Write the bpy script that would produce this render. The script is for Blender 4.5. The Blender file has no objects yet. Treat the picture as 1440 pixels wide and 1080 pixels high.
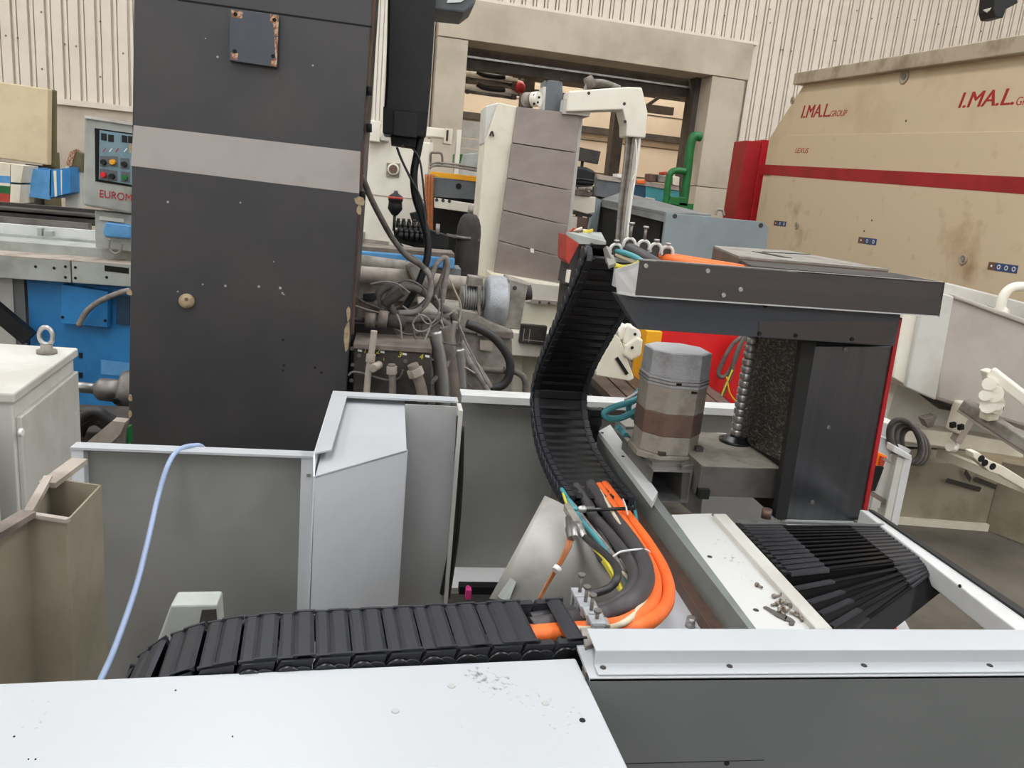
import bpy, bmesh, math, random
from mathutils import Vector, Matrix
random.seed(7)
scene = bpy.context.scene
COL = scene.collection
# ------------------------------------------------------------------ camera
FPX = 1100.0
YAW, PITCH, ROLL = [math.radians(a) for a in (9.6, 13.7, 5.4)]
CAM = Vector((0, 0, 2.0))
_f = Vector((math.sin(YAW)*math.cos(PITCH), math.cos(YAW)*math.cos(PITCH), -math.sin(PITCH)))
_r0 = Vector((math.cos(YAW), -math.sin(YAW), 0)); _u0 = _r0.cross(_f)
_r = math.cos(ROLL)*_r0 + math.sin(ROLL)*_u0
_u = -math.sin(ROLL)*_r0 + math.cos(ROLL)*_u0
cd = bpy.data.cameras.new('camera'); cam = bpy.data.objects.new('camera', cd); COL.objects.link(cam)
cd.sensor_width = 36.0; cd.lens = FPX/1440*36; cd.clip_start = 0.02; cd.clip_end = 200
M = Matrix.Identity(4)
for i in range(3):
    M[i][0] = _r[i]; M[i][1] = _u[i]; M[i][2] = -_f[i]; M[i][3] = CAM[i]
cam.matrix_world = M
scene.camera = cam
# ------------------------------------------------------------------ exposure, world
scene.view_settings.view_transform = 'Standard'; scene.view_settings.look = 'None'
scene.view_settings.exposure = 0.0; scene.view_settings.gamma = 1.0
scene.view_settings.use_curve_mapping = False
w = bpy.data.worlds.new('world'); scene.world = w; w.use_nodes = True
w.node_tree.nodes['Background'].inputs[0].default_value = (0.80, 0.87, 1.0, 1)
w.node_tree.nodes['Background'].inputs[1].default_value = 1.0
SKYLIGHT = 6.4          # strength of the roof lights of the hall
SKYLIGHT_FAR = 11.0
SIDE_FILL = 1.8         # strength of the added fill strip behind the camera      # roof lights of the hall beyond the doorway
# ------------------------------------------------------------------ pixel rays (photograph taken as 1440x1080)
def ray(x, y): return _f*FPX + _r*(x-720) + _u*(540-y)
def PY(x, y, Y): d = ray(x, y); return CAM + d*(Y/d.y)
def PZ(x, y, Z): d = ray(x, y); return CAM + d*((Z-CAM.z)/d.z)
def PX(x, y, X): d = ray(x, y); return CAM + d*(X/d.x)
def PN(x, y, n, p0): d = ray(x, y); return CAM + d*((Vector(p0)-CAM).dot(n)/d.dot(n))
def qy(Y, *p): return [PY(a, b, Y) for a, b in p]
def qz(Z, *p): return [PZ(a, b, Z) for a, b in p]
def qx(X, *p): return [PX(a, b, X) for a, b in p]
V = Vector
# ------------------------------------------------------------------ materials
def mat(name, c1, c2=None, rough=.5, metal=0., scale=6., fac=(.45, .65), bump=0., bscale=60., detail=4, stretch=None, spec=.5, aniso=0.):
    m = bpy.data.materials.new(name); m.use_nodes = True
    nt = m.node_tree; N = nt.nodes; Lk = nt.links
    b = N['Principled BSDF']
    b.inputs['Roughness'].default_value = rough; b.inputs['Metallic'].default_value = metal
    b.inputs['Specular IOR Level'].default_value = spec
    b.inputs['Base Color'].default_value = (*c1, 1)
    tc = N.new('ShaderNodeTexCoord'); mp = N.new('ShaderNodeMapping')
    Lk.new(tc.outputs['Object'], mp.inputs[0])
    if stretch: mp.inputs['Scale'].default_value = stretch
    if c2:
        n = N.new('ShaderNodeTexNoise'); n.inputs['Scale'].default_value = scale; n.inputs['Detail'].default_value = detail
        n.inputs['Roughness'].default_value = .62
        Lk.new(mp.outputs[0], n.inputs['Vector'])
        r = N.new('ShaderNodeMapRange'); r.inputs[1].default_value = fac[0]; r.inputs[2].default_value = fac[1]
        Lk.new(n.outputs['Fac'], r.inputs[0])
        mx = N.new('ShaderNodeMix'); mx.data_type = 'RGBA'
        mx.inputs[6].default_value = (*c1, 1); mx.inputs[7].default_value = (*c2, 1)
        Lk.new(r.outputs[0], mx.inputs[0]); Lk.new(mx.outputs[2], b.inputs['Base Color'])
        rr = N.new('ShaderNodeMapRange'); rr.inputs[3].default_value = rough-.06; rr.inputs[4].default_value = min(1, rough+.1)
        Lk.new(n.outputs['Fac'], rr.inputs[0]); Lk.new(rr.outputs[0], b.inputs['Roughness'])
    if bump:
        n2 = N.new('ShaderNodeTexNoise'); n2.inputs['Scale'].default_value = bscale; n2.inputs['Detail'].default_value = 3
        Lk.new(mp.outputs[0], n2.inputs['Vector'])
        bp = N.new('ShaderNodeBump'); bp.inputs['Strength'].default_value = bump; bp.inputs['Distance'].default_value = .01
        Lk.new(n2.outputs['Fac'], bp.inputs['Height']); Lk.new(bp.outputs[0], b.inputs['Normal'])
    return m
def emis(name, c, s):
    m = bpy.data.materials.new(name); m.use_nodes = True; b = m.node_tree.nodes['Principled BSDF']
    b.inputs['Base Color'].default_value = (*c, 1)
    b.inputs['Emission Color'].default_value = (*c, 1); b.inputs['Emission Strength'].default_value = s
    return m
T = {}
def S(r, g, b):      # sRGB 0-255 to linear
    return tuple(((c/255+.055)/1.055)**2.4 if c > 10 else c/255/12.92 for c in (r, g, b))
T['concrete'] = mat('concrete', S(196,184,166), S(168,156,139), .85, scale=1.2, fac=(.4,.75), bump=.15, bscale=25)
T['plinth'] = mat('plinth', S(196,182,165), S(178,165,150), .85, scale=1.5, bump=.1, bscale=30)
T['siding'] = mat('siding', S(222,211,196), S(213,201,186), .45, scale=.8)
T['siding_far'] = mat('siding_far', S(200,184,162), S(188,172,150), .6, scale=.7)
T['seam'] = mat('seam', S(70,62,52), None, .7)
T['floor'] = mat('floor', S(112,104,94), S(74,68,60), .6, scale=1.6, fac=(.35,.7), bump=.1, bscale=18)
T['ceil'] = mat('ceil', S(150,146,140), None, .7)
T['steelbeam'] = mat('steelbeam', S(72,62,54), S(52,45,40), .6, scale=3)
T['cover_white'] = mat('cover_white', S(180,182,185), S(175,177,180), .4, scale=2.5, spec=.35)
T['white'] = mat('white', S(212,212,211), S(200,200,198), .4, scale=4)
T['whitegrey'] = mat('whitegrey', S(204,206,210), S(196,198,202), .42, scale=3)
T['panelgrey'] = mat('panelgrey', S(142,141,138), S(130,129,125), .38, scale=2.5)
T['sheetgrey'] = mat('sheetgrey', S(176,176,175), S(166,166,165), .4, scale=2.5)
T['panelgrey2'] = mat('panelgrey2', S(103,106,106), S(96,100,100), .35, scale=2.)
T['sheet'] = mat('sheet', S(170,167,161), S(150,146,140), .45, .05, scale=5)
T['beamgreen'] = mat('beamgreen', S(128,132,128), S(112,116,112), .45, scale=5)
T['black'] = mat('black', S(19,19,21), S(27,27,29), .45, scale=18, spec=.35)
T['blackgloss'] = mat('blackgloss', S(15,15,17), S(22,22,25), .28, scale=12, spec=.6)
T['chainbar'] = mat('chainbar', S(13,13,14), S(20,20,22), .38, scale=10, spec=.4)
T['lamella'] = mat('lamella', S(12,12,13), S(17,17,18), .45, scale=10, spec=.18)
T['lamella_lip'] = mat('lamella_lip', S(40,40,44), S(56,56,60), .35, scale=30, spec=.6)
T['blackmatte'] = mat('blackmatte', S(17,16,16), S(30,29,28), .75, scale=14)
T['chainblack'] = mat('chainblack', S(26,27,33), S(42,43,51), .5, scale=14, fac=(.4,.7))
T['colpaint'] = mat('colpaint', S(54,53,55), S(66,62,61), .4, scale=2.2, fac=(.45,.7), bump=.05, bscale=9)
T['colband'] = mat('colband', S(166,158,153), S(152,144,139), .5, scale=2.)
T['chipped'] = mat('chipped', S(168,148,118), S(120,100,78), .8, scale=30)
T['rust'] = mat('rust', S(130,80,52), S(190,160,135), .85, scale=60, fac=(.45,.55))
T['platedark'] = mat('platedark', S(70,74,82), S(76,78,82), .4, .4, scale=8)
T['steel'] = mat('steel', S(186,184,182), S(164,162,160), .33, .8, scale=8)
T['steeldark'] = mat('steeldark', S(124,119,115), S(102,97,93), .42, .6, scale=9)
T['brushed'] = mat('brushed', S(104,105,109), S(96,97,101), .3, .95, scale=40, stretch=(1,1,.06))
T['brushedh'] = mat('brushedh', S(94,91,92), S(88,85,86), .33, .9, scale=30, stretch=(.05,1,1))
T['telescop'] = mat('telescop', S(158,147,141), S(124,113,107), .4, .35, scale=2.2, stretch=(.8,1,1.3), fac=(.35,.75))
T['cast'] = mat('cast', S(172,174,178), S(148,148,150), .5, .3, scale=14, bump=.25, bscale=160)
T['castwarm'] = mat('castwarm', S(158,151,141), S(128,119,109), .55, .3, scale=10, bump=.15, bscale=120)
T['castbrown'] = mat('castbrown', S(112,88,76), S(92,74,66), .5, .3, scale=10, bump=.15, bscale=120)
T['castgrey'] = mat('castgrey', S(150,144,136), S(118,110,100), .65, .1, scale=12, fac=(.4,.65), bump=.1, bscale=80)
T['cream'] = mat('cream', S(226,219,200), S(212,203,182), .5, scale=3)
T['cream2'] = mat('cream2', S(232,226,212), S(220,213,198), .5, scale=2)
T['greywhite'] = mat('greywhite', S(205,203,196), S(188,184,175), .5, scale=3)
T['beige'] = mat('beige', S(214,196,162), S(202,183,150), .55, scale=3)
T['olive'] = mat('olive', S(98,92,62), S(84,78,54), .6, scale=4)
T['imal'] = mat('imal', S(216,194,162), S(190,166,132), .55, scale=1.3, fac=(.5,.85))
T['imaltop'] = mat('imaltop', S(184,168,146), S(146,130,108), .6, scale=3)
T['red'] = mat('red', S(168,24,34), S(150,20,28), .42, scale=3)
T['redpost'] = mat('redpost', S(184,22,38), S(170,18,32), .42, scale=3)
T['redbright'] = mat('redbright', S(222,24,28), S(208,20,24), .4, scale=3)
T['redprint'] = mat('redprint', S(172,26,34), None, .5)
T['redrust'] = mat('redrust', S(186,66,50), S(160,52,42), .55, scale=6)
T['blue'] = mat('blue', S(40,128,190), S(30,106,164), .48, scale=3)
T['blue2'] = mat('blue2', S(96,158,208), S(74,136,188), .5, scale=5)
T['bluedark'] = mat('bluedark', S(34,66,92), S(28,54,76), .5, scale=4)
T['teal'] = mat('teal', S(70,146,154), None, .45)
T['green'] = mat('green', S(24,110,52), S(18,92,42), .42, scale=4)
T['yellow'] = mat('yellow', S(240,170,20), S(228,156,14), .5, scale=4)
T['yellowg'] = mat('yellowg', S(210,196,60), None, .5)
T['orange'] = mat('orange', S(238,112,44), S(228,100,36), .5, scale=9)
T['cablegrey'] = mat('cablegrey', S(66,62,64), S(58,54,56), .5, scale=9)
T['cableblack'] = mat('cableblack', S(42,40,40), None, .5)
T['cabledust'] = mat('cabledust', S(104,97,92), S(76,70,66), .75, scale=14)
T['cabledust2'] = mat('cabledust2', S(146,138,133), S(108,101,96), .7, scale=14)
T['cablecream'] = mat('cablecream', S(206,192,166), None, .5)
T['cablebrown'] = mat('cablebrown', S(176,108,64), S(150,88,52), .5, scale=20)
T['cableblue'] = mat('cableblue', S(150,166,196), None, .45)
T['dustbrown'] = mat('dustbrown', S(128,117,108), S(92,83,76), .8, scale=8, fac=(.4,.65), bump=.15, bscale=60)
T['dustdark'] = mat('dustdark', S(62,56,52), S(46,42,40), .75, scale=9)
T['dustlight'] = mat('dustlight', S(170,159,148), S(140,129,118), .8, scale=6)
T['lathegrey'] = mat('lathegrey', S(172,176,170), S(142,144,136), .55, scale=4, fac=(.42,.7))
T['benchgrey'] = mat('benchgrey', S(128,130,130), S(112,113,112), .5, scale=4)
T['benchplate'] = mat('benchplate', S(136,146,150), S(128,137,141), .5, scale=3)
T['motorgrey'] = mat('motorgrey', S(98,102,106), S(86,90,94), .5, scale=6)
T['wood'] = mat('wood', S(176,150,118), S(140,114,84), .8, scale=9, stretch=(1,8,8))
T['tslot'] = mat('tslot', S(104,88,78), S(84,70,62), .5, .3, scale=9)
T['glasspanel'] = mat('glasspanel', S(120,150,160), S(104,132,142), .3, scale=6)
T['orangelens'] = mat('orangelens', S(240,120,20), None, .3)
T['pink'] = mat('pink', S(236,70,150), None, .5)
T['stickerblue'] = mat('stickerblue', S(58,80,120), None, .5)
T['stickerbrown'] = mat('stickerbrown', S(120,82,66), None, .5)
T['paper'] = mat('paper', S(232,230,224), None, .6)
T['hole'] = mat('hole', S(14,13,12), None, .9)
T['chips'] = mat('chips', S(150,140,128), S(80,72,64), .5, .6, scale=40)
T['yellowpaint'] = mat('yellowpaint', S(208,190,50), None, .7)
T['rough_black'] = mat('rough_black', S(38,34,29), S(140,130,114), .42, .2, scale=60, stretch=(1,1,3.5), fac=(.52,.70), bump=.9, bscale=60)
def stained(name, base, dirt, spots, rough=.36, nscale=130, lo=.74, hi=.95):
    # base paint with dark specks inside soft round patches (object coordinates)
    m = mat(name, base, None, rough); nt = m.node_tree; N = nt.nodes; Lk = nt.links; b = N['Principled BSDF']
    tc = N.new('ShaderNodeTexCoord'); prev = None
    nz = N.new('ShaderNodeTexNoise'); nz.inputs['Scale'].default_value = nscale; nz.inputs['Detail'].default_value = 5
    Lk.new(tc.outputs['Object'], nz.inputs['Vector'])
    for (x, y, z, r, k) in spots:
        vm = N.new('ShaderNodeVectorMath'); vm.operation = 'DISTANCE'; vm.inputs[1].default_value = (x, y, z)
        Lk.new(tc.outputs['Object'], vm.inputs[0])
        mr = N.new('ShaderNodeMapRange'); mr.inputs[1].default_value = 0; mr.inputs[2].default_value = r; mr.inputs[3].default_value = k; mr.inputs[4].default_value = 0
        Lk.new(vm.outputs['Value'], mr.inputs[0])
        if prev is None: prev = mr.outputs[0]
        else:
            a = N.new('ShaderNodeMath'); a.operation = 'MAXIMUM'; Lk.new(prev, a.inputs[0]); Lk.new(mr.outputs[0], a.inputs[1]); prev = a.outputs[0]
    ad = N.new('ShaderNodeMath'); ad.operation = 'ADD'; Lk.new(nz.outputs['Fac'], ad.inputs[0]); Lk.new(prev, ad.inputs[1])
    th = N.new('ShaderNodeMapRange'); th.inputs[1].default_value = lo; th.inputs[2].default_value = hi
    Lk.new(ad.outputs[0], th.inputs[0])
    mx = N.new('ShaderNodeMix'); mx.data_type = 'RGBA'; mx.inputs[6].default_value = (*base, 1); mx.inputs[7].default_value = (*dirt, 1)
    Lk.new(th.outputs[0], mx.inputs[0]); Lk.new(mx.outputs[2], b.inputs['Base Color'])
    return m
T['chute'] = mat('chute', S(150,140,122), S(128,117,98), .5, scale=3.5, fac=(.4,.7))
# ------------------------------------------------------------------ mesh building
WL = {}
class MB:
    def __init__(s): s.v = []; s.f = []; s.sm = []; s.mi = []; s.cur = 0
    def _add(s, vs, fs, smooth=False):
        o = len(s.v); s.v += [Vector(v) for v in vs]
        for f in fs: s.f.append([o+i for i in f]); s.sm.append(smooth); s.mi.append(s.cur)
        return s
    def prism(s, pts, vec):
        n = len(pts); vec = Vector(vec); b = [Vector(p)+vec for p in pts]
        fs = [list(range(n))[::-1], list(range(n, 2*n))] + [[i, (i+1) % n, n+(i+1) % n, n+i] for i in range(n)]
        return s._add(list(pts)+b, fs)
    def loft(s, a, b):
        n = len(a)
        fs = [list(range(n))[::-1], list(range(n, 2*n))] + [[i, (i+1) % n, n+(i+1) % n, n+i] for i in range(n)]
        return s._add(list(a)+list(b), fs)
    def bx(s, x0, x1, y0, y1, z0, z1):
        return s.prism([(x0,y0,z0),(x1,y0,z0),(x1,y0,z1),(x0,y0,z1)], (0,y1-y0,0))
    def obox(s, c, ex, ey, ez):     # centre and three half-axis vectors
        c, ex, ey, ez = map(Vector, (c, ex, ey, ez))
        return s.prism([c-ex-ey-ez, c+ex-ey-ez, c+ex-ey+ez, c-ex-ey+ez], 2*ey)
    def bar(s, p0, p1, wd, ht, up=(0,0,1)):
        p0, p1 = Vector(p0), Vector(p1); d = p1-p0; sd = d.cross(Vector(up))
        if sd.length < 1e-6: sd = d.cross(Vector((1,0,0)))
        sd.normalize(); u = sd.cross(d).normalized()
        return s.obox((p0+p1)/2, d/2, sd*wd/2, u*ht/2)
    def cyl(s, p0, p1, r0, r1=None, n=16, smooth=True):
        p0, p1 = Vector(p0), Vector(p1); r1 = r0 if r1 is None else r1
        d = (p1-p0).normalized(); a = d.orthogonal().normalized(); b = d.cross(a)
        ring = lambda p, r: [p+(a*math.cos(t)+b*math.sin(t))*r for t in [2*math.pi*(i+.5)/n for i in range(n)]]
        o = len(s.v); s.v += ring(p0, r0)+ring(p1, r1)
        for i in range(n): s.f.append([o+i, o+(i+1) % n, o+n+(i+1) % n, o+n+i]); s.sm.append(smooth); s.mi.append(s.cur)
        s.f.append([o+i for i in range(n)][::-1]); s.sm.append(False); s.mi.append(s.cur)
        s.f.append([o+n+i for i in range(n)]); s.sm.append(False); s.mi.append(s.cur)
        return s
    def lathe(s, base, axis, prof, n=20, smooth=True):   # prof: (height, radius)
        base = Vector(base); d = Vector(axis).normalized(); a = d.orthogonal().normalized(); b = d.cross(a)
        o = len(s.v)
        for h, r in prof:
            for i in range(n):
                t = 2*math.pi*(i+.5)/n
                s.v.append(base+d*h+(a*math.cos(t)+b*math.sin(t))*max(r, 1e-4))
        k = len(prof)
        for j in range(k-1):
            for i in range(n):
                s.f.append([o+j*n+i, o+j*n+(i+1) % n, o+(j+1)*n+(i+1) % n, o+(j+1)*n+i]); s.sm.append(smooth); s.mi.append(s.cur)
        s.f.append([o+i for i in range(n)][::-1]); s.sm.append(False); s.mi.append(s.cur)
        s.f.append([o+(k-1)*n+i for i in range(n)]); s.sm.append(False); s.mi.append(s.cur)
        return s
    def tube(s, pts, r, n=10, sub=6, closed=False):
        P = spline([Vector(p) for p in pts], sub, closed)
        m = len(P); o = len(s.v); up = None
        for i, p in enumerate(P):
            t = (P[(i+1) % m] if (closed or i < m-1) else p) - (P[i-1] if (closed or i > 0) else p)
            if t.length < 1e-9: t = Vector((0,0,1))
            t.normalize()
            if up is None: up = t.orthogonal().normalized()
            up = (up - t*up.dot(t))
            if up.length < 1e-6: up = t.orthogonal()
            up.normalize(); b = t.cross(up)
            rr = r(i/(m-1)) if callable(r) else r
            for k in range(n):
                a = 2*math.pi*k/n; s.v.append(p+(up*math.cos(a)+b*math.sin(a))*rr)
        rng = m if closed else m-1
        for i in range(rng):
            j = (i+1) % m
            for k in range(n):
                s.f.append([o+i*n+k, o+i*n+(k+1) % n, o+j*n+(k+1) % n, o+j*n+k]); s.sm.append(True); s.mi.append(s.cur)
        if not closed:
            s.f.append([o+k for k in range(n)][::-1]); s.sm.append(False); s.mi.append(s.cur)
            s.f.append([o+(m-1)*n+k for k in range(n)]); s.sm.append(False); s.mi.append(s.cur)
        return s
    def mesh(s, name, mats, off):
        me = bpy.data.meshes.new(name)
        me.from_pydata([v-off for v in s.v], [], s.f)
        for m in (mats if isinstance(mats, (list, tuple)) else [mats]): me.materials.append(T[m])
        me.polygons.foreach_set('use_smooth', s.sm); me.polygons.foreach_set('material_index', s.mi)
        bm = bmesh.new(); bm.from_mesh(me); bmesh.ops.recalc_face_normals(bm, faces=bm.faces); bm.to_mesh(me); bm.free()
        me.update(); return me
    def build(s, name, mats, parent=None, label=None, cat=None, group=None, kind=None, bevel=0, seg=2):
        lo = Vector([min(v[i] for v in s.v) for i in range(3)]); hi = Vector([max(v[i] for v in s.v) for i in range(3)])
        off = Vector(((lo.x+hi.x)/2, (lo.y+hi.y)/2, lo.z))
        ob = bpy.data.objects.new(name, s.mesh(name, mats, off)); COL.objects.link(ob)
        put(ob, Matrix.Translation(off), parent); tag(ob, label, cat, group, kind)
        if bevel:
            b = ob.modifiers.new('bevel', 'BEVEL'); b.width = bevel; b.segments = seg; b.limit_method = 'ANGLE'; b.angle_limit = math.radians(40)
        return ob
def put(ob, mw, parent=None):
    if parent is not None:
        ob.parent = parent; ob.matrix_local = WL[parent.name].inverted() @ mw
    else: ob.matrix_local = mw
    WL[ob.name] = mw.copy()
def inst(me, name, mw, parent=None, bevel=0):
    ob = bpy.data.objects.new(name, me); COL.objects.link(ob); put(ob, mw, parent)
    if bevel:
        b = ob.modifiers.new('bevel', 'BEVEL'); b.width = bevel; b.segments = 1; b.limit_method = 'ANGLE'; b.angle_limit = math.radians(40)
    return ob
def tag(o, label=None, cat=None, group=None, kind=None):
    if label: o['label'] = label
    if cat: o['category'] = cat
    if group: o['group'] = group
    if kind: o['kind'] = kind
    return o
def thing(name, label, cat, loc=(0,0,0), group=None):
    o = bpy.data.objects.new(name, None); COL.objects.link(o); o.empty_display_size = .1
    put(o, Matrix.Translation(Vector(loc))); return tag(o, label, cat, group)
def spline(P, sub, closed=False):
    if sub <= 1 or len(P) < 3: return P
    out = []; n = len(P)
    rng = n if closed else n-1
    for i in range(rng):
        p0 = P[(i-1) % n] if (closed or i > 0) else P[0]; p1 = P[i]; p2 = P[(i+1) % n]
        p3 = P[(i+2) % n] if (closed or i < n-2) else P[-1]
        for k in range(sub):
            t = k/sub
            out.append(.5*((2*p1)+(p2-p0)*t+(2*p0-5*p1+4*p2-p3)*t*t+(3*p1-p0-3*p2+p3)*t**3))
    if not closed: out.append(P[-1])
    return out
def basis(o, ex, ey, ez):
    m = Matrix.Identity(4)
    for i in range(3): m[i][0] = ex[i]; m[i][1] = ey[i]; m[i][2] = ez[i]; m[i][3] = o[i]
    return m
def text(name, s, o, right, up, size, m, parent, shear=0, ext=.001, sx=1.0, bold=0., fit=None):
    cu = bpy.data.curves.new(name, 'FONT'); cu.body = s; cu.size = 1; cu.shear = shear; cu.extrude = ext/size; cu.offset = bold
    tmp = bpy.data.objects.new(name+'_tmp', cu)
    me = bpy.data.meshes.new_from_object(tmp); bpy.data.objects.remove(tmp)
    me.materials.clear(); me.materials.append(T[m])
    r = Vector(right).normalized(); u = Vector(up).normalized(); n = r.cross(u).normalized(); u = n.cross(r)
    if fit:
        xs = [v.co.x for v in me.vertices]; sx = fit/((max(xs)-min(xs))*size); o = Vector(o)-r*min(xs)*size*sx
    ob = inst(me, name, basis(Vector(o), r*size*sx, u*size, n*size), parent)
    return ob
def dot(name, p, n, r, h, m, parent, seg=10):      # a small round head / plug / hole standing on a face
    p = Vector(p); n = Vector(n).normalized()
    return MB().cyl(p-n*.0005, p+n*h, r, r*.85, seg).build(name, m, parent)
EX, EY, EZ = V((1,0,0)), V((0,1,0)), V((0,0,1))
def bxp(Y, xl, xr, yt, yb, d, z0=None, z1=None):    # upright box whose front face on plane Y spans these pixels
    xm, ym = (xl+xr)/2, (yt+yb)/2
    a = PY(xl, ym, Y).x; b = PY(xr, ym, Y).x
    t = PY(xm, yt, Y).z if z1 is None else z1; o = PY(xm, yb, Y).z if z0 is None else z0
    return MB().bx(a, b, Y, Y+d, o, t)
# ================================================================== the hall
TH = math.radians(6); WE = V((math.cos(TH), math.sin(TH), 0)); WN = V((-math.sin(TH), math.cos(TH), 0)); W0 = V((0, 13, 0))
def WP(x, y, t=0): return PN(x, y, WN, W0+WN*t)
def ws(x, y, t=0): return (WP(x, y, t)-W0).dot(WE)
def wz(x, y, t=0): return WP(x, y, t).z
def wbox(s0, s1, t0, t1, z0, z1, mb=None):
    mb = mb or MB(); a = W0+WE*s0+WN*t0; b = W0+WE*s1+WN*t0; up = V((0,0,1))
    return mb.prism([a+up*z0, b+up*z0, b+up*z1, a+up*z1], WN*(t1-t0))
floor = MB().bx(-13, 16, -9, 22, -.2, 0).build('floor', 'floor', kind='structure', label='dusty grey concrete hall floor')
HZ = 9.0
s_dl, s_dr = ws(657, 60), ws(998, 110)          # door opening
s_pl, s_pr = s_dl-.48, ws(1048, 113)
z_lt, z_lb = 4.80, 4.22
# back wall: concrete plinth with profiled sheets above
wall = wbox(-13, s_pl, 0, .3, 0, 2.62).build('wall_back', 'plinth', kind='structure', label='concrete plinth wall under beige profiled sheets')
wbox(s_pr, 15, .02, .3, 0, 2.30).build('plinth_panel', 'plinth', wall)
wbox(-13, s_pl, -.05, .02, 2.62, 2.70).build('drip_rail', 'siding', wall)
wbox(s_pl-.1, s_pr+.1, -.06, .02, z_lt, z_lt+.05).build('drip_rail', 'siding', wall)
wbox(-13, 15, .1, .3, z_lt+.05, HZ).build('backing', 'siding', wall)
wbox(-13, s_pl-.02, .1, .28, 2.70, z_lt+.05).build('backing', 'siding', wall)
wbox(s_pr+.02, 15, .1, .28, 2.30, z_lt+.05).build('backing', 'siding', wall)
def sheet_mesh(h, wd=1.0):
    mb = MB(); prof = []
    for k in range(5):
        o = k*.2; prof += [(o, -.06), (o+.112, -.06), (o+.114, 0), (o+.142, 0), (o+.144, -.05), (o+.180, -.05), (o+.182, -.01), (o+.194, -.01), (o+.196, -.06)]
    prof.append((1.0, -.06))
    prof = [(a*wd, b) for a, b in prof]
    n = len(prof); vs = []
    for a, b in prof: vs.append((a, b, 0))
    for a, b in prof: vs.append((a, b, h))
    for a, b in prof: vs.append((a, b+.004, 0))
    for a, b in prof: vs.append((a, b+.004, h))
    fs = []
    for i in range(n-1):
        fs.append([i, i+1, n+i+1, n+i]); fs.append([2*n+i, 3*n+i, 3*n+i+1, 2*n+i+1])
        fs.append([n+i, n+i+1, 3*n+i+1, 3*n+i]); fs.append([i, 2*n+i, 2*n+i+1, i+1])
    mb._add(vs, fs); return mb.mesh('siding_sheet', 'siding', Vector((0,0,0)))
def sheets(s0, s1, z0, z1):
    k = max(1, round(s1-s0)); wd = (s1-s0)/k; me = sheet_mesh(z1-z0, wd)
    for i in range(k):
        inst(me, 'siding_sheet', basis(W0+WE*(s0+i*wd)+WN*.08+V((0,0,z0)), WE, WN, EZ), wall)
sheets(-9.0, s_pl-.1, 2.70, HZ)
sheets(s_pl-.1, s_pr+.06, z_lt+.05, HZ)
sheets(s_pr+.06, 13.0, 2.30, HZ)
# rivets in the sheets
rv = MB().cyl((0,0,0), (0,-.012,0), .014, .010, 8).mesh('rivet', 'castgrey', V((0,0,0)))
for px, py in [(8,50),(25,53),(58,17),(59,97),(91,62),(107,65),(141,30),(141,108),(173,75),(1019,22),(1064,23),(1083,32),(1098,70),(1101,70),(1083,13),(1145,42),(1174,57),(1205,15),(1226,26),(1262,25),(1286,28),(1320,34),(1345,38),(1380,44),(1113,72)]:
    p = WP(px, py, .02); inst(rv, 'rivet', basis(p, WE, WN, EZ), wall)
# concrete doorway
tr = wbox(s_pl, s_pr, -.12, .55, z_lb, z_lt).build('trim_1', 'concrete', kind='structure', label='concrete lintel over the wide doorway', bevel=.01)
wbox(s_pl, s_dl, -.1, .55, 0, z_lb-.006).build('trim_2', 'concrete', kind='structure', label='concrete door post', bevel=.01)
zj = wz(985, 262)
wbox(s_dr, s_pr-.06, -.1, .55, zj, z_lb-.006).build('trim_3', 'concrete', kind='structure', label='concrete door post', bevel=.01)
wbox(s_dr-.02, s_pr-.02, -.12, .55, 0, zj-.012).build('trim_4', 'concrete', kind='structure', label='concrete foot block of door post', bevel=.01)
wbox(s_dl, s_dl+.05, .5, .62, 0, z_lb).build('door_1', 'steelbeam', kind='structure')
wbox(s_dr-.10, s_dr, .3, .62, 0, z_lb).build('door_2', 'steelbeam', kind='structure')
# hall beyond the doorway
FT = 6.0
fw = wbox(-6, 15, FT, FT+.3, 0, HZ).build('wall_far', 'siding_far', kind='structure', label='beige wall of the hall beyond the doorway')
wbox(-6, -5.8, .6, FT, 0, HZ).build('wall_far_left', 'siding_far', kind='structure')
wbox(14.8, 15, .6, FT, 0, HZ).build('wall_far_right', 'siding_far', kind='structure')
for zz in (1.15, 1.9, 2.65, 3.4, 4.15):
    wbox(-5.8, 14.8, FT-.012, FT, zz, zz+.02).build('sheet_joint', 'seam', fw)
fz = wz(960, 200, FT); wbox(s_dr-3.2, 14.8, FT-.10, FT, fz-.05, fz+.10).build('rail', 'steelbeam', fw)
# steel frame under the lintel
fr = wbox(s_dl, s_dr, .62, .9, z_lb-.30, z_lb+.05).build('trim_5', 'steelbeam', kind='structure', label='dark steel header beam inside the doorway')
wbox(s_dl, s_dr, .50, .56, z_lb-.16, z_lb-.13).build('flange', 'steel', fr)
for t, z, h in ((1.6, 4.02, .24), (2.6, 4.12, .10), (3.4, 3.92, .16)):
    wbox(s_dl-1, s_dr+1, t, t+.12, z, z+h).build('purlin', 'steelbeam', fr)
for (px, py) in ((745, 110), (868, 200)):
    s0 = ws(px, py, 2.2); wbox(s0-.11, s0+.11, 2.2, 2.45, 0, 4.6).build('trim_6', 'steelbeam', kind='structure', label='dark steel column beyond the doorway')
a, b = WP(905, 152, 2.4), WP(948, 122, 2.4)
MB().bar(a, b, .06, .06).build('diagonal_brace', 'steelbeam', fr)
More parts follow.
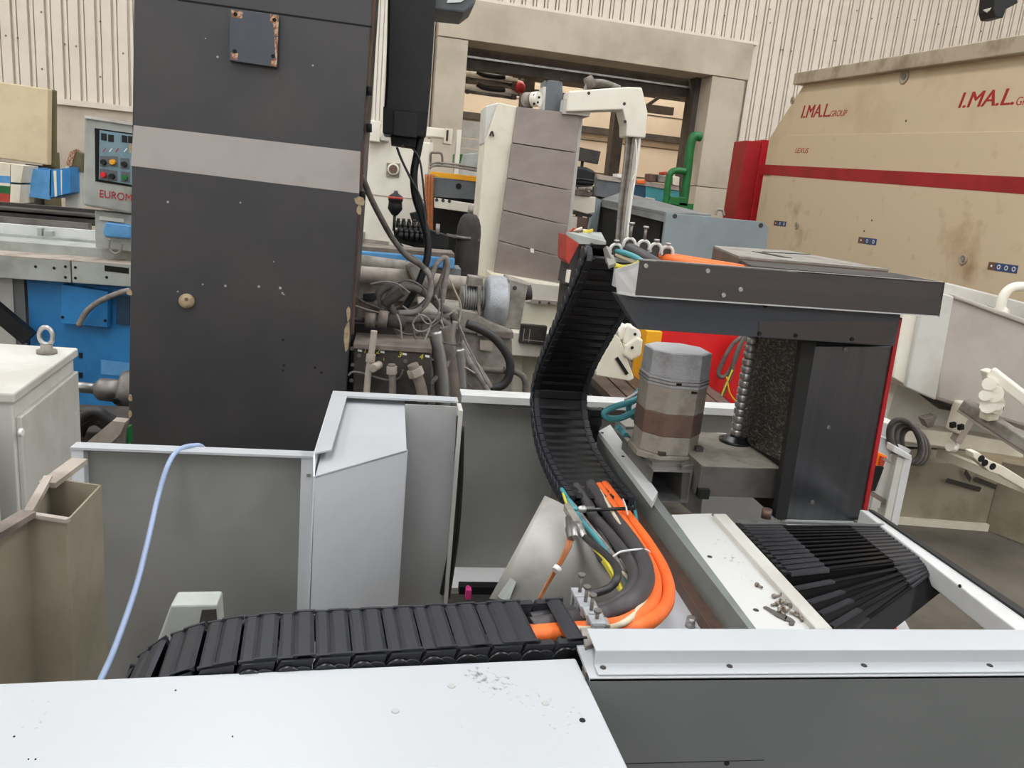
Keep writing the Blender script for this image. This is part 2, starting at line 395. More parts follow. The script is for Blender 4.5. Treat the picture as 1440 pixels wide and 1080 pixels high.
# sectional door panels leaning inside, left
dp = thing('sectional_door', 'stack of grey sectional door panels inside the left of the doorway', 'door', W0+WE*(s_dl+.6)+WN*1.2)
zs = [0, .55, 1.0, 1.45, 1.9, 2.3, 2.68, 2.85, 3.15]
for z0_, z1_ in zip(zs[:-1], zs[1:]):
    wbox(s_dl-.4, ws(693, 180, 1.2), 1.2, 1.28, z0_+.008, z1_-.008).build('panel', 'greywhite', dp)
# rack of two pipes with a hose on each, hung in the doorway top left
rk = thing('pipe_rack', 'two pale roller pipes with dark hoses in the doorway corner', 'pipe rack', WP(690, 130, 1.5))
for y0, y1 in ((103, 113), (121, 131)):
    MB().cyl(WP(650, y0, 1.5), WP(727, y1, 1.5), .055, n=12).build('pipe', 'greywhite', rk)
    MB().cyl(WP(646, y0+6, 1.56), WP(724, y1+7, 1.56), .03, n=8).build('pipe', 'steeldark', rk)
    MB().tube([WP(671, y0-3, 1.45), WP(680, y0+2, 1.45), WP(700, y0+5, 1.45), WP(710, y0+5, 1.45)], .045, 8).build('hose', 'black', rk)
MB().bar(WP(660, 90, 1.5), WP(657, 132, 1.5), .05, .05).build('hanger', 'steelbeam', rk)
MB().bar(WP(725, 92, 1.5), WP(722, 140, 1.5), .09, .09).build('hanger', 'steelbeam', rk)
MB().lathe(WP(731, 131, 1.4), EZ, [(0,.05),(.06,.09),(.14,.09),(.2,.04)], 12).build('valve', 'red', rk)
# hall roof and outer walls with roof lights
T['skylight'] = emis('skylight', (0.95, .98, 1.0), SKYLIGHT); T['skylight_far'] = emis('skylight_far', (1.0, .97, .92), SKYLIGHT_FAR)
MB().bx(-13, 16, -9, 22, HZ, HZ+.2).build('ceiling', 'ceil', kind='structure', label='sheet roof with long roof lights')
MB().bx(-13.2, -13, -9, 22, 0, HZ).build('wall_left', 'siding', kind='structure')
MB().bx(16, 16.2, -9, 22, 0, HZ).build('wall_right', 'siding', kind='structure')
MB().bx(-13, 16, -9.2, -9, 0, HZ).build('wall_front', 'siding', kind='structure')
for i, x in enumerate((-8.5, -1.5, 5.5, 12.0)):
    MB().bx(x-1.1, x+1.1, -7, 11.0, HZ-.06, HZ-.01).build('window_%d' % (i+1), 'skylight', kind='structure', label='long roof light')
T['side_fill'] = emis('side_fill', (.88, .94, 1.0), SIDE_FILL)
MB().bx(-12, 15, -9.0, -8.95, 4.2, 7.2).build('window_6', 'side_fill', kind='structure', label='long added fill light strip behind the camera')  # unseen glowing strip, added to brighten upright faces turned to the camera
MB().bx(-4, 10, 15.6, 18, HZ-.06, HZ-.01).build('window_5', 'skylight_far', kind='structure', label='roof light of the hall beyond')
# lamp housing at the top right
hl = thing('hanging_lamp', 'black lamp housing hanging in front of the profiled wall', 'lamp', PY(1412, 10, 9))
MB().prism(qy(9, (1399,-10),(1428,-10),(1432,4),(1415,13),(1411,25),(1400,24),(1397,14)), (0,.25,0)).build('housing', 'black', hl, bevel=.01)
MB().cyl(PY(1412, 0, 9.12), V((PY(1412,0,9.12).x, 9.12, HZ-.02)), .02, n=8).build('stem', 'steelbeam', hl)
MB().cyl(PY(1399, 18, 9.1), PY(1396, 8, 9.1), .07, .1, 12).build('lens', 'greywhite', hl)
# ================================================================== foreground machine: bed, covers and rails
bed = thing('machine_bed', 'white and grey sheet metal bed of a dismantled milling machine', 'machine', (.6, 1.3, 0))
# body under the covers down to the floor
MB().bx(-1.0, .27, .42, .80, 0, 1.375).build('pedestal', 'panelgrey', bed)
MB().bx(.34, 1.6, .90, .93, .9, 1.36).build('inner_wall', 'panelgrey', bed)
_o = V((-.3725, .654, 1.37))
_s = lambda px, py, r, k: (*(PZ(px, py, 1.4)-_o), r, k)
T['lid_paint'] = stained('lid_paint', S(180,182,185), S(96,92,86), [_s(672,950,.035,.34), _s(700,962,.05,.26), _s(745,985,.06,.18), _s(800,1010,.08,.14), _s(50,1010,.05,.16)])
lid = MB().prism([V((-1.05,.82,1.4)), V((.276,.908,1.4)), V((.305,.40,1.4)), V((-1.05,.40,1.4))], (0,0,-.03)).build('cover_lid', 'lid_paint', bed, bevel=.003)
for px, py in ((635,965), (556,1000), (767,989)):
    dot('plug', PZ(px, py, 1.4), EZ, .0052, .0012, 'sheetgrey', lid, 16)
for px, py, r in ((819,1013,.0042), (247,971,.0012), (20,1036,.0012), (40,1068,.0009), (50,1068,.0011), (327,1036,.001)):
    dot('screw', PZ(px, py, 1.4), EZ, r, .0008, 'hole', lid, 12)
# front rail: top, riser, flange, screws
zr = 1.43
yb = PZ(1100, 884, zr).y; yf = PZ(1100, 914, zr).y
zf = PY(1100, 933, yf).z; yf2 = PZ(1100, 946, zf).y; yf3 = PZ(1100, 952, zf-.004).y
x0 = PZ(838, 914, zr).x; x1 = 1.75
rail = MB().prism([V((x0,yb,zr)), V((x0,yf,zr)), V((x0,yf,zf)), V((x0,yf2,zf)), V((x0,yf2,zf-.003)), V((x0,yf+.004,zf-.003)), V((x0,yf+.004,zr-.003)), V((x0,yb,zr-.003))], (x1-x0,0,0)).build('front_rail', 'cover_white', bed, bevel=.0015)
for px, py in ((848,939), (1026,937), (1215,936), (1392,936)):
    dot('screw', PZ(px, py, zf), EZ, .0045, .0012, 'dustdark', rail, 12)
pan = MB().bx(x0-.012, x1, yf3, yf3+.018, .75, zf-.004).build('front_panel', 'panelgrey2', bed, bevel=.001)
MB().bx(x0-.012, x1, yf3, yb, zf-.008, zf-.0035).build('panel_flange', 'cover_white', bed)
p = PY(1022, 1073, yf3); dot('screw', p, -EY, .0042, .0012, 'hole', pan, 12)
MB().bx(x0+.03, PY(1074, 1071, yf3).x, yf3-.0006, yf3+.001, p.z+.003, p.z+.0037).build('panel_seam', 'hole', pan)
MB().prism(qz(1.385, (812,905),(838,900),(842,925),(826,938)), (0,0,.012)).build('corner_bracket', 'rust', bed)
MB().prism(qz(1.40, (815,893),(833,893),(836,915),(822,920)), (0,0,.012)).build('latch', 'castgrey', bed, bevel=.001)
# tray and beam on the left of the way
MB().bx(.52, .70, .93, 2.2, 1.15, 1.19).build('tray', 'panelgrey', bed)
bl = [PZ(842,608,1.30), PZ(873,606,1.30), PZ(945,706,1.30), PZ(918,706,1.30)]
bm_ = MB(); bm_.prism(qz(1.288, (841,611),(917,707),(1060,893),(1070,893),(928,704),(862,602)), (0,0,-.085))
bmo = bm_.build('beam', 'beamgreen', bed)
MB().prism([PZ(842,606,1.304), PZ(858,597,1.304), PZ(925,692,1.304), PZ(918,706,1.304)], (0,0,-.016)).build('beam_top', 'white', bmo)
for px, py in ((847,609), (876,642)): dot('screw', PZ(px, py, 1.304), EZ, .005, .002, 'hole', bmo, 10)
MB().prism(qz(1.232, (886,712),(915,712),(1034,892),(1004,892)), (0,0,-.03)).build('ledge', 'castbrown', bed, bevel=.002)
MB().prism(qz(1.206, (878,722),(905,722),(1015,892),(860,905)), (0,0,-.03)).build('ledge', 'whitegrey', bed)
_p = qz(1.287, (944,724),(1001,722),(1163,884),(1062,886)); _o2 = V(((min(p.x for p in _p)+max(p.x for p in _p))/2, (min(p.y for p in _p)+max(p.y for p in _p))/2, 1.283))
_s2 = lambda px, py, r, k: (*(PZ(px, py, 1.287)-_o2), r, k)
T['plate_paint'] = stained('plate_paint', S(212,211,208), S(110,104,96), [_s2(1030,785,.05,.24), _s2(1010,760,.05,.2), _s2(1050,815,.05,.2), _s2(1090,845,.05,.16), _s2(990,745,.06,.12)])
plate = MB().prism(qz(1.287, (944,724),(1001,722),(1163,884),(1062,886)), (0,0,-.004)).build('way_plate', 'plate_paint', bed)
MB().prism(qz(1.283, (1000,726),(1003,726),(1150,884),(1146,884)), (0,0,.0052)).build('plate_seam', 'dustbrown', plate)
MB().prism(qz(1.282, (952,724),(1022,724),(1172,892),(1080,892)), (0,0,-.08)).build('way_base', 'steeldark', bed)
MB().prism(qz(1.30, (1003,722),(1021,722),(1172,884),(1148,884)), (0,0,-.016)).build('way_rail', 'greywhite', bed, bevel=.003)
for px, py in ((1063,858), (998,783)): dot('screw', PZ(px, py, 1.287), EZ, .006, .001, 'dustdark', plate, 12)
dot('screw', PZ(969, 853, 1.206), EZ, .005, .002, 'hole', bed, 10)
dot('bolt', PZ(970, 881, 1.206), EZ, .010, .02, 'steel', bed, 12)
# right side rail with its black strip
ro = [PZ(1209,716,1.30), PZ(1228,719,1.30), PZ(1470,890,1.30), PZ(1430,886,1.30)]
rr = MB().prism(ro, (0,0,-.045)).build('side_rail', 'white', bed, bevel=.003)
dot('screw', PX(1350, 824, ro[3].x-.001), -EX, .004, .002, 'hole', rr, 10)
MB().prism([PZ(1222,716,1.305), PZ(1228,717,1.305), PZ(1480,882,1.305), PZ(1470,886,1.305)], (0,0,-.03)).build('rubber_strip', 'black', rr)
MB().bx(1.23, 1.27, 1.70, 1.74, 0, 1.255).build('leg', 'panelgrey2', bed)
MB().bx(1.30, 1.36, .95, 1.0, 0, 1.26).build('leg', 'panelgrey2', bed)
MB().bx(.62, .90, .95, 2.6, .8, 1.16).build('way_support', 'steeldark', bed)
# rear panel with white lip
YR = 2.72
tz = PY(700, 553, YR).z
rp = MB().bx(PY(646,560,YR).x, 1.75, YR, YR+.004, .45, tz).build('rear_panel', 'panelgrey', bed)
MB().bx(PY(646,560,YR).x, 1.75, YR-.075, YR+.01, tz, tz+.006).build('lip', 'white', rp)
MB().bx(PY(646,560,YR).x, 1.75, YR-.075, YR-.071, tz-.02, tz).build('lip_edge', 'white', rp)
za = PY(665, 803, YR-.03).z
MB().bx(PY(630,805,YR).x, PY(745,805,YR).x, YR-.16, YR, za-.05, za).build('bottom_ledge', 'white', rp)
MB().bx(PY(645,818,2.5).x, PY(745,818,2.5).x, 2.46, 2.5, PY(665,828,2.5).z, PY(665,818,2.5).z).build('slide_bar', 'black', rp)
MB().bx(PY(620,818,2.45).x, PY(745,818,2.45).x, 2.2, 2.7, .5, PY(665,836,2.45).z-.06).build('sump', 'dustdark', rp)
# things in the gap between beam, motor and rear panel
MB().bx(.86, 1.05, 2.45, 2.6, 1.22, 1.29).build('cross_bar', 'steel', bed)
MB().bx(.80, 1.2, 2.28, 2.45, 1.15, 1.215).build('cross_pan', 'castgrey', bed)
MB().bx(PY(1010,600,2.44).x, PY(1024,600,2.44).x, 2.40, 2.445, 1.215, 1.262).build('switch_box', 'white', bed)
# ---------------------------------------------------------------- curved deflector sheet
ds = thing('deflector_sheet', 'bare grey sheet metal deflector flaring below the upright cable chain', 'sheet metal', PZ(780, 830, 1.2))
n = 14; mbs = MB(); top = []; bot = []
A = [PZ(766,697,1.30), PZ(800,716,1.30), PZ(826,760,1.27), PZ(842,790,1.25)]
B = [PZ(688,842,1.19), PZ(760,850,1.205), PZ(835,850,1.21), PZ(895,846,1.21)]
A = spline(A, 5); B = spline(B, 5)
vs = [p for p in A]+[p for p in B]; k = len(A)
mbs._add(vs+[v+V((0.001,.003,-.001)) for v in vs], [[i,i+1,k+i+1,k+i] for i in range(k-1)]+[[2*k+i,3*k+i,3*k+i+1,2*k+i+1] for i in range(k-1)]+[[i,2*k+i,2*k+i+1,i+1] for i in range(k-1)]+[[k+i,k+i+1,3*k+i+1,3*k+i] for i in range(k-1)]+[[0,k,3*k,2*k],[k-1,3*k-1,4*k-1,2*k-1]], True)
mbs.build('sheet', 'sheet', ds)
MB().prism([PZ(838,765,1.255), PZ(893,842,1.208), PZ(880,846,1.206), PZ(834,784,1.25)], (.012,.02,0)).build('side_wing', 'beamgreen', ds)
MB().prism([PZ(700,838,1.2), PZ(718,812,1.225), PZ(722,815,1.225), PZ(712,842,1.2)], (.004,-.01,.0)).build('rib', 'beamgreen', ds)
# ================================================================== sheet panels on the left
YP = 1.98
p1 = thing('sheet_guard', 'wide grey sheet panel with white top edge beside the grey cabinet', 'panel', PY(270, 640, YP))
pz1 = PY(270, 632, YP).z
xa, xb = PY(107,640,YP).x, PY(442,645,YP).x
MB().bx(xa+.01, xb-.01, YP, YP+.004, .35, pz1).build('sheet', 'panelgrey', p1)
MB().bx(xa, xb, YP-.035, YP+.006, pz1, pz1+.006).build('top_edge', 'cover_white', p1)
fl = MB().bx(xa, xa+.028, YP-.03, YP+.002, .35, pz1-.002).build('flange', 'whitegrey', p1)
fr_ = MB().bx(xb-.03, xb, YP-.03, YP+.002, .35, pz1-.002).build('flange', 'whitegrey', p1)
for a_, b_ in ((109,657), (116,650)): dot('rivet', PY(a_, b_, YP-.03), -EY, .005, .002, 'hole', fl, 10)
dot('rivet', PY(434, 668, YP-.03), -EY, .006, .004, 'steel', fr_, 10)
# white angled guard box
gd = thing('guard_box', 'white angled sheet metal guard with sloping shelf next to the grey panel', 'machine guard', PY(530, 700, 2.2))
zt = 1.345
g_nl, g_fr = PZ(443, 670, zt), PZ(572, 633, zt)
g_bl, g_br = V((g_nl.x+.0, 2.34, zt)), V((g_fr.x, 2.34, zt))
MB().prism([g_nl, g_fr, g_br, g_bl], (0,0,-.006)).build('shelf', 'cover_white', gd, bevel=.001)
MB().prism([g_nl, g_fr, g_fr-V((0,0,.9)), g_nl-V((0,0,.9))], (.003,.006,0)).build('front_sheet', 'whitegrey', gd)
gz = PY(520, 556, 2.34).z
MB().bx(g_nl.x-.01, g_fr.x, 2.34, 2.344, .4, gz).build('back_sheet', 'panelgrey', gd)
MB().bx(g_nl.x-.01, PY(645,560,2.3).x, 2.30, 2.35, gz, gz+.006).build('top_edge', 'cover_white', gd)
# left end plate (white flange sloping from the top edge to the shelf)
yA = g_nl.y-.01
MB().prism([PZ(443,637,1.40-.03), PZ(466,632,1.40-.03), V((g_nl.x+.035, 2.335, gz+.005)), V((g_nl.x-.01, 2.335, gz+.005))], (0,0,-.004)).build('end_flange', 'cover_white', gd)
MB().prism([PZ(443,639,1.365), V((g_nl.x-.008, 2.335, gz)), V((g_nl.x-.008, 2.335, .4)), V((g_nl.x-.008, g_nl.y, .4)), g_nl], (-.004,0,0)).build('end_sheet', 'whitegrey', gd)
xr_ = PY(645, 600, 2.25).x
rs = MB().prism([V((g_fr.x, 2.26, gz)), V((xr_, 2.26, gz)), V((xr_, 2.26, .4)), V((g_fr.x, 2.26, .4))], (0,.004,0)).build('right_sheet', 'sheetgrey', gd)
MB().bx(xr_-.006, xr_+.006, 2.22, 2.30, .4, gz).build('edge_flange', 'greywhite', gd)
dot('rivet', PY(587, 806, 2.26), -EY, .004, .002, 'steel', rs, 10)
# ---------------------------------------------------------------- things lying on / at the bed
blk = thing('hollow_bracket', 'grey green hollow metal bracket standing in front of the wide grey panel', 'bracket', PY(270, 885, 1.35))
bp = [PY(240,851,1.32), PY(305,850,1.32), PY(309,905,1.32), PY(220,905,1.32)]
MB().prism(bp, (0,.05,0)).build('body', 'lathegrey', blk, bevel=.004)
MB().prism([PY(284,858,1.319), PY(304,857,1.319), PY(307,900,1.319), PY(275,900,1.319)], (0,.003,0)).build('opening', 'dustdark', blk)
MB().prism([PY(240,850,1.32)-V((.0,.05,.25)), PY(305,850,1.32)-V((0,.05,.25)), PY(309,905,1.32)-V((0,.05,.9)), PY(220,905,1.32)-V((0,.05,.9))], (0,.12,0)).build('foot', 'lathegrey', blk)
cb = MB().tube([PY(300,690,2.10), PY(288,634,2.02), PY(270,627,1.98), PY(250,634,1.95), PY(236,655,1.9), PY(222,700,1.85), PY(208,760,1.75), PY(190,830,1.6), PY(160,915,1.45), PY(138,965,1.36), PY(120,1020,1.3)], .0062, 10)
cb.build('cable', 'cableblue', label='thin pale blue cable hanging over the top of the wide grey panel', cat='cable')
# rubber seal / hoses at right edge of guard
hs = MB().tube([PY(646,585,2.24), PY(643,640,2.24), PY(640,700,2.24), PY(634,770,2.24), PY(622,835,2.24)], .009, 8)
hs.tube([PY(650,600,2.26), PY(648,680,2.26), PY(642,760,2.26), PY(630,840,2.26)], .007, 8)
hs.build('seal_hose', 'cableblack', label='black rubber hoses along the edge of the white angled guard', cat='hose')
pk = thing('cable_marker', 'small pink clip on the black slide bar', 'clip', PY(658, 840, 2.44))
MB().bx(PY(655,832,2.44).x, PY(663,832,2.44).x, 2.43, 2.46, PY(658,842,2.44).z, PY(658,828,2.44).z).build('clip', 'pink', pk, bevel=.004)
MB().cyl(PY(658,829,2.45), PY(658,824,2.45), .005, n=8).build('pin', 'pink', pk)
# ================================================================== screws and hook key lying on the way plate
ZPL = 1.2872
for i, (px, py) in enumerate([(1068,824),(1101,834),(1092,838),(1095,846),(1089,850),(1098,855),(1104,848),(1108,842),(1113,850),(1107,858),(1116,862),(1122,866),(1128,870),(1100,862)]):
    p = PZ(px, py, ZPL+.004); a = random.uniform(0, 6.28); d = V((math.cos(a), math.sin(a), random.uniform(-.05,.25))).normalized()
    t = thing('screw', 'small steel screw from the loose heap on the white plate', 'screw', V((p.x, p.y, ZPL)), 'loose screws on the white plate')
    MB().cyl(p-d*.007, p+d*.004, .0026, n=8).build('shank', 'chips', t)
    MB().cyl(p+d*.004, p+d*.009, .0048, .0044, 8).build('head', 'chips', t)
hk = thing('hook_key', 'flat grey metal hook key lying on the white plate by the screws', 'tool', PZ(1092, 866, ZPL))
MB().prism(qz(ZPL, (1073,855),(1077,854),(1093,862),(1097,861),(1107,869),(1104,874),(1092,868)), (0,0,.003)).build('shank', 'steeldark', hk)
MB().prism(qz(ZPL, (1105,867),(1114,872),(1118,876),(1116,880),(1110,880),(1109,877),(1112,876),(1103,873)), (0,0,.003)).build('hook', 'steeldark', hk)
# ================================================================== cable chains
def chain_link_mesh(pitch, wd, ht, side, strip_in=True):
    """local axes: x across, y along, z outward normal of the curve; built as side plates with a pin boss"""
    mb = MB()
    for s in (-1, 1):
        x = s*(wd/2)
        mb.prism([(x-s*side, -pitch*.46, -ht/2), (x-s*side, pitch*.40, -ht/2), (x-s*side, pitch*.56, -ht*.22), (x-s*side, pitch*.56, ht*.22), (x-s*side, pitch*.40, ht/2), (x-s*side, -pitch*.46, ht/2), (x-s*side, -pitch*.34, 0)], (s*side, 0, 0))
        mb.cyl((x, pitch*.34, 0), (x+s*side*.5, pitch*.34, 0), ht*.30, n=12)
        mb.cyl((x, -pitch*.15, 0), (x+s*side*.35, -pitch*.15, 0), ht*.36, n=12)
    mb.cyl((-wd/2+side*.5,0,0),(wd/2-side*.5,0,0),ht*.12,n=6)
    return mb.mesh('chain_link', 'chainblack', V((0,0,0)))
def bar_mesh(pitch, wd, th, frac, m='blackgloss'):
    mb = MB(); w2 = wd/2*.93; h = pitch*frac/2
    mb.prism([(-w2,-h,0), (-w2,-h*.55,th), (-w2,h*.55,th), (-w2,h,0)], (2*w2,0,0))
    for s in (-1,1): mb.bx(min(s*w2,s*w2*.93), max(s*w2,s*w2*.93), -h*1.1, h*1.1, -th*.2, th*1.25)
    return mb.mesh('crossbar', m, V((0,0,0)))
def resample(P, step):
    out = [P[0].copy()]; acc = 0; 
    for a, b in zip(P[:-1], P[1:]):
        L = (b-a).length; t = step-acc
        while t <= L:
            out.append(a.lerp(b, t/L)); t += step
        acc = (acc+L) % step if False else L-(t-step)
    return out
# upright chain: C-shaped loop in the depth plane
CX = .545
path = [PX(846,712,CX), PX(818,674,CX), PX(797,632,CX), PX(787,590,CX), PX(786,550,CX), PX(798,510,CX), PX(822,460,CX), PX(842,420,CX), PX(858,388,CX), PX(872,356,CX)]
pts = resample(spline(path, 24), .0415)
ch = thing('cable_chain', 'black upright cable chain curving up from the bed to the steel cross tray', 'cable chain', path[0])
lm = chain_link_mesh(.0415, .165, .05, .014); bmh = bar_mesh(.0415, .150, .004, .95, 'chainbar'); bm2 = bar_mesh(.0415, .150, .005, 1.0, 'chainbar')
for i in range(len(pts)-1):
    a, b = pts[i], pts[i+1]; d = (b-a).normalized(); x = EX; nrm = x.cross(d).normalized()   # points to the outside / inside
    # inside of the loop looks to the camera: choose normal facing the camera
    c = (a+b)/2
    if nrm.dot(CAM-c) < 0: nrm = -nrm
    if i < 3: nrm = V((0,0,1))-d*d.z; nrm.normalize()
    xx = d.cross(nrm)
    lk = inst(lm, 'link', basis(c, xx, d, nrm), ch)
    inst(bmh, 'crossbar', basis(c+nrm*.019, xx, d, nrm), lk)
    inst(bm2, 'crossbar', basis(c-nrm*.026, xx, d, nrm), lk)
UPEND = pts[-1]; UPMOUTH = pts[0]
# end fitting at the top: light metal angle
ef = MB().prism(qx(CX-.088, (848,350),(852,346),(861,366),(859,374),(852,370)), (.005,0,0)); ef.build('end_bracket', 'steel', ch)
MB().prism(qz(1.878, (852,366),(862,362),(866,374),(856,378)), (0,0,.006)).build('end_foot', 'steel', ch)
# second short chain stub standing behind the beam
st = thing('cable_chain', 'short black cable chain stub standing behind the upright chain', 'cable chain', PY(838, 625, 2.3))
prof = [(824,572),(832,569),(842,570),(848,578)]
c0 = PY(836, 580, 2.32)
lm2 = chain_link_mesh(.03, .05, .035, .008)
for k in range(5):
    z = c0.z - k*.026; lk = inst(lm2, 'link', basis(V((c0.x-.004*k, c0.y, z)), EX, -EZ, -EY), st)
    MB().bx(c0.x-.004*k-.024, c0.x-.004*k+.024, c0.y-.017, c0.y+.017, z-.013, z+.014).build('cover', 'black', lk, bevel=.008 if k == 0 else .002)
MB().bx(c0.x-.045, c0.x+.02, c0.y-.022, c0.y-.005, c0.z-.155, c0.z-.125).build('comb_clamp', 'steel', st)
MB().bx(c0.x-.045, c0.x+.02, c0.y-.02, c0.y+.02, 1.16, c0.z-.15).build('foot', 'black', st)
# lying chain
def hp(px, py, z): return PZ(px, py, z)
ZC = 1.412
hc = thing('cable_chain', 'wide dusty black cable chain lying along the white cover lid', 'cable chain', (0, .9, 1.4))
cl = [V((.290,.989,ZC-.025)), V((.0,.957,ZC-.025)), V((-.14,.942,ZC-.026)), V((-.21,.935,ZC-.034)), V((-.26,.930,ZC-.052)), V((-.29,.928,ZC-.080)), V((-.30,.926,ZC-.115)), V((-.285,.925,ZC-.15))]
hpts = resample(spline(cl, 24), .0455)
W2 = .118; lm3 = chain_link_mesh(.0455, W2, .046, .012)
sw = bar_mesh(.0455, W2, .004, .56, 'chainblack'); sn = bar_mesh(.0455, W2, .0025, .40, 'chainblack')
disc = MB().cyl((-W2/2-.0065, 0, 0), (-W2/2+.001, 0, 0), .0185, n=20).mesh('disc', 'blackgloss', V((0,0,0)))
for i in range(len(hpts)-1):
    a, b = hpts[i], hpts[i+1]; d = (b-a).normalized(); c = (a+b)/2
    if i < 1: lat = V((.05,-1,0))
    lat = V((0,-1,0)); lat = (lat-d*lat.dot(d)).normalized()
    up = lat.cross(d)
    if up.z < 0 and i < 6: up = -up
    if i >= 6 and up.dot(V((-1,0,.2))) < 0: up = -up
    xx = d.cross(up)
    lk = inst(lm3, 'link', basis(c, xx, d, up), hc)
    j = random.uniform(-.0006, .0006)
    sgn = 1 if xx.dot(V((0,1,0))) > 0 else -1
    if i != 1:
        inst(sw, 'strip', basis(c+up*(.0225+j)-d*.0095, xx, d, up), lk)
    else:
        inst(sw, 'strip', basis(c+up*(.0225+j)+d*.0125, xx, d, up), lk)
    if i > 1:
        inst(sn, 'strip', basis(c+up*(.0225-j)+d*.0125, xx, d, up), lk)
    inst(disc, 'disc', basis(c+d*.01, xx*sgn, d, up), lk)
    if i > 3:
        MB().obox(c-up*.02, xx*.05, d*.02, up*.003).build('bottom_strip', 'black', lk)
# ================================================================== cables between the two chains
def cable(name, m, r, pts, label, group=None, n=10, mb=None):
    b = (mb or MB()).tube(pts, r, n, 6); return b.build(name, m, label=label, cat='cable', group=group)
def route(*p): return [PZ(a, b, z) for a, b, z in p]
zc = 1.432
M0 = [(790,690),(802,708)]
cable('orange_cable', 'orange', .0125, route((745,894,1.388),(800,891,1.388),(850,890,1.392),(895,882,1.405),(928,862,1.375),(940,835,1.35),(932,800,1.325),(912,765,1.305),(890,735,1.29),(866,703,1.285),(850,682,1.283)), 'thick orange cable on the outside of the bend out of the lying chain', None)
cable('orange_cable', 'orange', .0125, route((745,890,1.388),(800,886,1.388),(845,883,1.392),(885,874,1.41),(913,852,1.385),(921,825,1.36),(914,795,1.33),(896,763,1.31),(874,730,1.295),(856,705,1.285),(842,684,1.283)), 'thick orange cable just inside the outer orange one', None)
cable('grey_cable', 'cablegrey', .0165, route((745,884,1.388),(800,874,1.388),(850,866,1.392),(885,848,1.41),(905,824,1.385),(907,800,1.36),(896,775,1.335),(878,748,1.31),(856,720,1.29),(842,702,1.285),(830,682,1.283)), 'thickest grey cable bending between the two chains beside the orange pair', None)
cable('grey_cable', 'cablegrey', .0115, route((745,872,1.388),(800,862,1.388),(850,856,1.392),(878,840,1.41),(891,820,1.385),(890,800,1.36),(878,778,1.335),(858,752,1.31),(832,722,1.29),(822,702,1.285),(810,684,1.283)), 'slimmer grey cable bending inside the thickest grey one', None)
cable('grey_cable', 'cablegrey', .0095, route((860,778,1.30),(850,756,1.295),(840,735,1.285),(832,715,1.28),(824,698,1.28),(818,686,1.28)), 'short dark grey cable showing between two thicker grey cables', None)
cable('cream_cable', 'cablecream', .0048, route((800,884,1.398),(850,884,1.402),(882,873,1.42),(904,847,1.402),(911,819,1.382),(906,791,1.354),(888,760,1.33),(866,728,1.312),(851,703,1.298),(843,690,1.29)), 'thin cream cable squeezed between grey and orange cables', None)
cable('black_cable', 'cableblack', .0060, route((800,888,1.388),(850,884,1.392),(890,866,1.38),(918,836,1.35)), 'thin black cable half hidden under the orange bend', None)
cable('black_cable', 'cableblack', .0068, route((822,838,1.40),(840,833,1.40),(858,826,1.40),(868,812,1.41),(866,796,1.39),(850,778,1.365),(832,764,1.345),(818,752,1.33)), 'black cable running from the connector to the cable clamps', None)
cable('teal_cable', 'teal', .0058, route((880,836,1.30),(884,820,1.305),(874,800,1.31),(862,784,1.305),(840,758,1.30),(820,735,1.295),(808,716,1.287),(798,700,1.285),(790,688,1.285)), 'teal cable leaving the upright chain mouth', None)
cable('teal_cable', 'teal', .0045, route((902,752,1.235),(896,735,1.25),(892,715,1.27),(886,700,1.285)), 'teal cable looping at the right corner of the chain mouth', None)
cable('grey_wire', 'cabledust2', .0042, route((888,826,1.31),(878,802,1.32),(860,776,1.31),(838,750,1.30),(822,730,1.295),(812,716,1.287),(800,702,1.285)), 'thin light grey cable beside the teal cable', None)
for k, pr in enumerate([((875,838,1.30),(872,822,1.31),(862,806,1.32),(850,786,1.325),(838,774,1.32),(822,757,1.31),(808,735,1.295),(796,706,1.285),(792,694,1.285)),
                        ((884,832,1.31),(886,818,1.325),(876,806,1.335),(866,802,1.33),(852,782,1.325),(830,766,1.32),(816,748,1.305),(800,722,1.29)),
                        ((878,840,1.29),(866,820,1.30),(856,802,1.305),(848,790,1.30))]):
    cable('yellow_cable', 'yellowg' if k != 1 else 'cablecream', .0036, route(*pr), ('thin yellow cable along the inner side of the teal cable', 'thin pale yellow cable curling over the teal cable', 'short yellow cable end under the black cable')[k], None)
# cable ties
tp = [PZ(855,787,1.345), PZ(862,783,1.352), PZ(873,776,1.36), PZ(893,773,1.362), PZ(908,773,1.350), PZ(914,777,1.33)]
MB().tube(tp, .0022, 6).build('cable_tie', 'white', label='white cable tie strapped round the cable bundle', cat='cable tie')
# brown thin wire bundle at the connector
bw = thing('wire_bundle', 'bundle of thin brown wires hanging from the connector beside the deflector sheet', 'wires', PZ(760, 830, 1.22))
for k in range(4):
    o = k*2.2
    MB().tube([PZ(799+o,752,1.335), PZ(796+o,768,1.325), PZ(787+o*.8,788,1.30), PZ(776+o*.5,808,1.27), PZ(766+o*.4,826,1.245), PZ(757+o*.4,842,1.225)], .0022, 6).build('wire', 'cablebrown', bw)
MB().cyl(PZ(785,798,1.29), PZ(781,803,1.285), .009, n=10).build('strap', 'paper', bw)
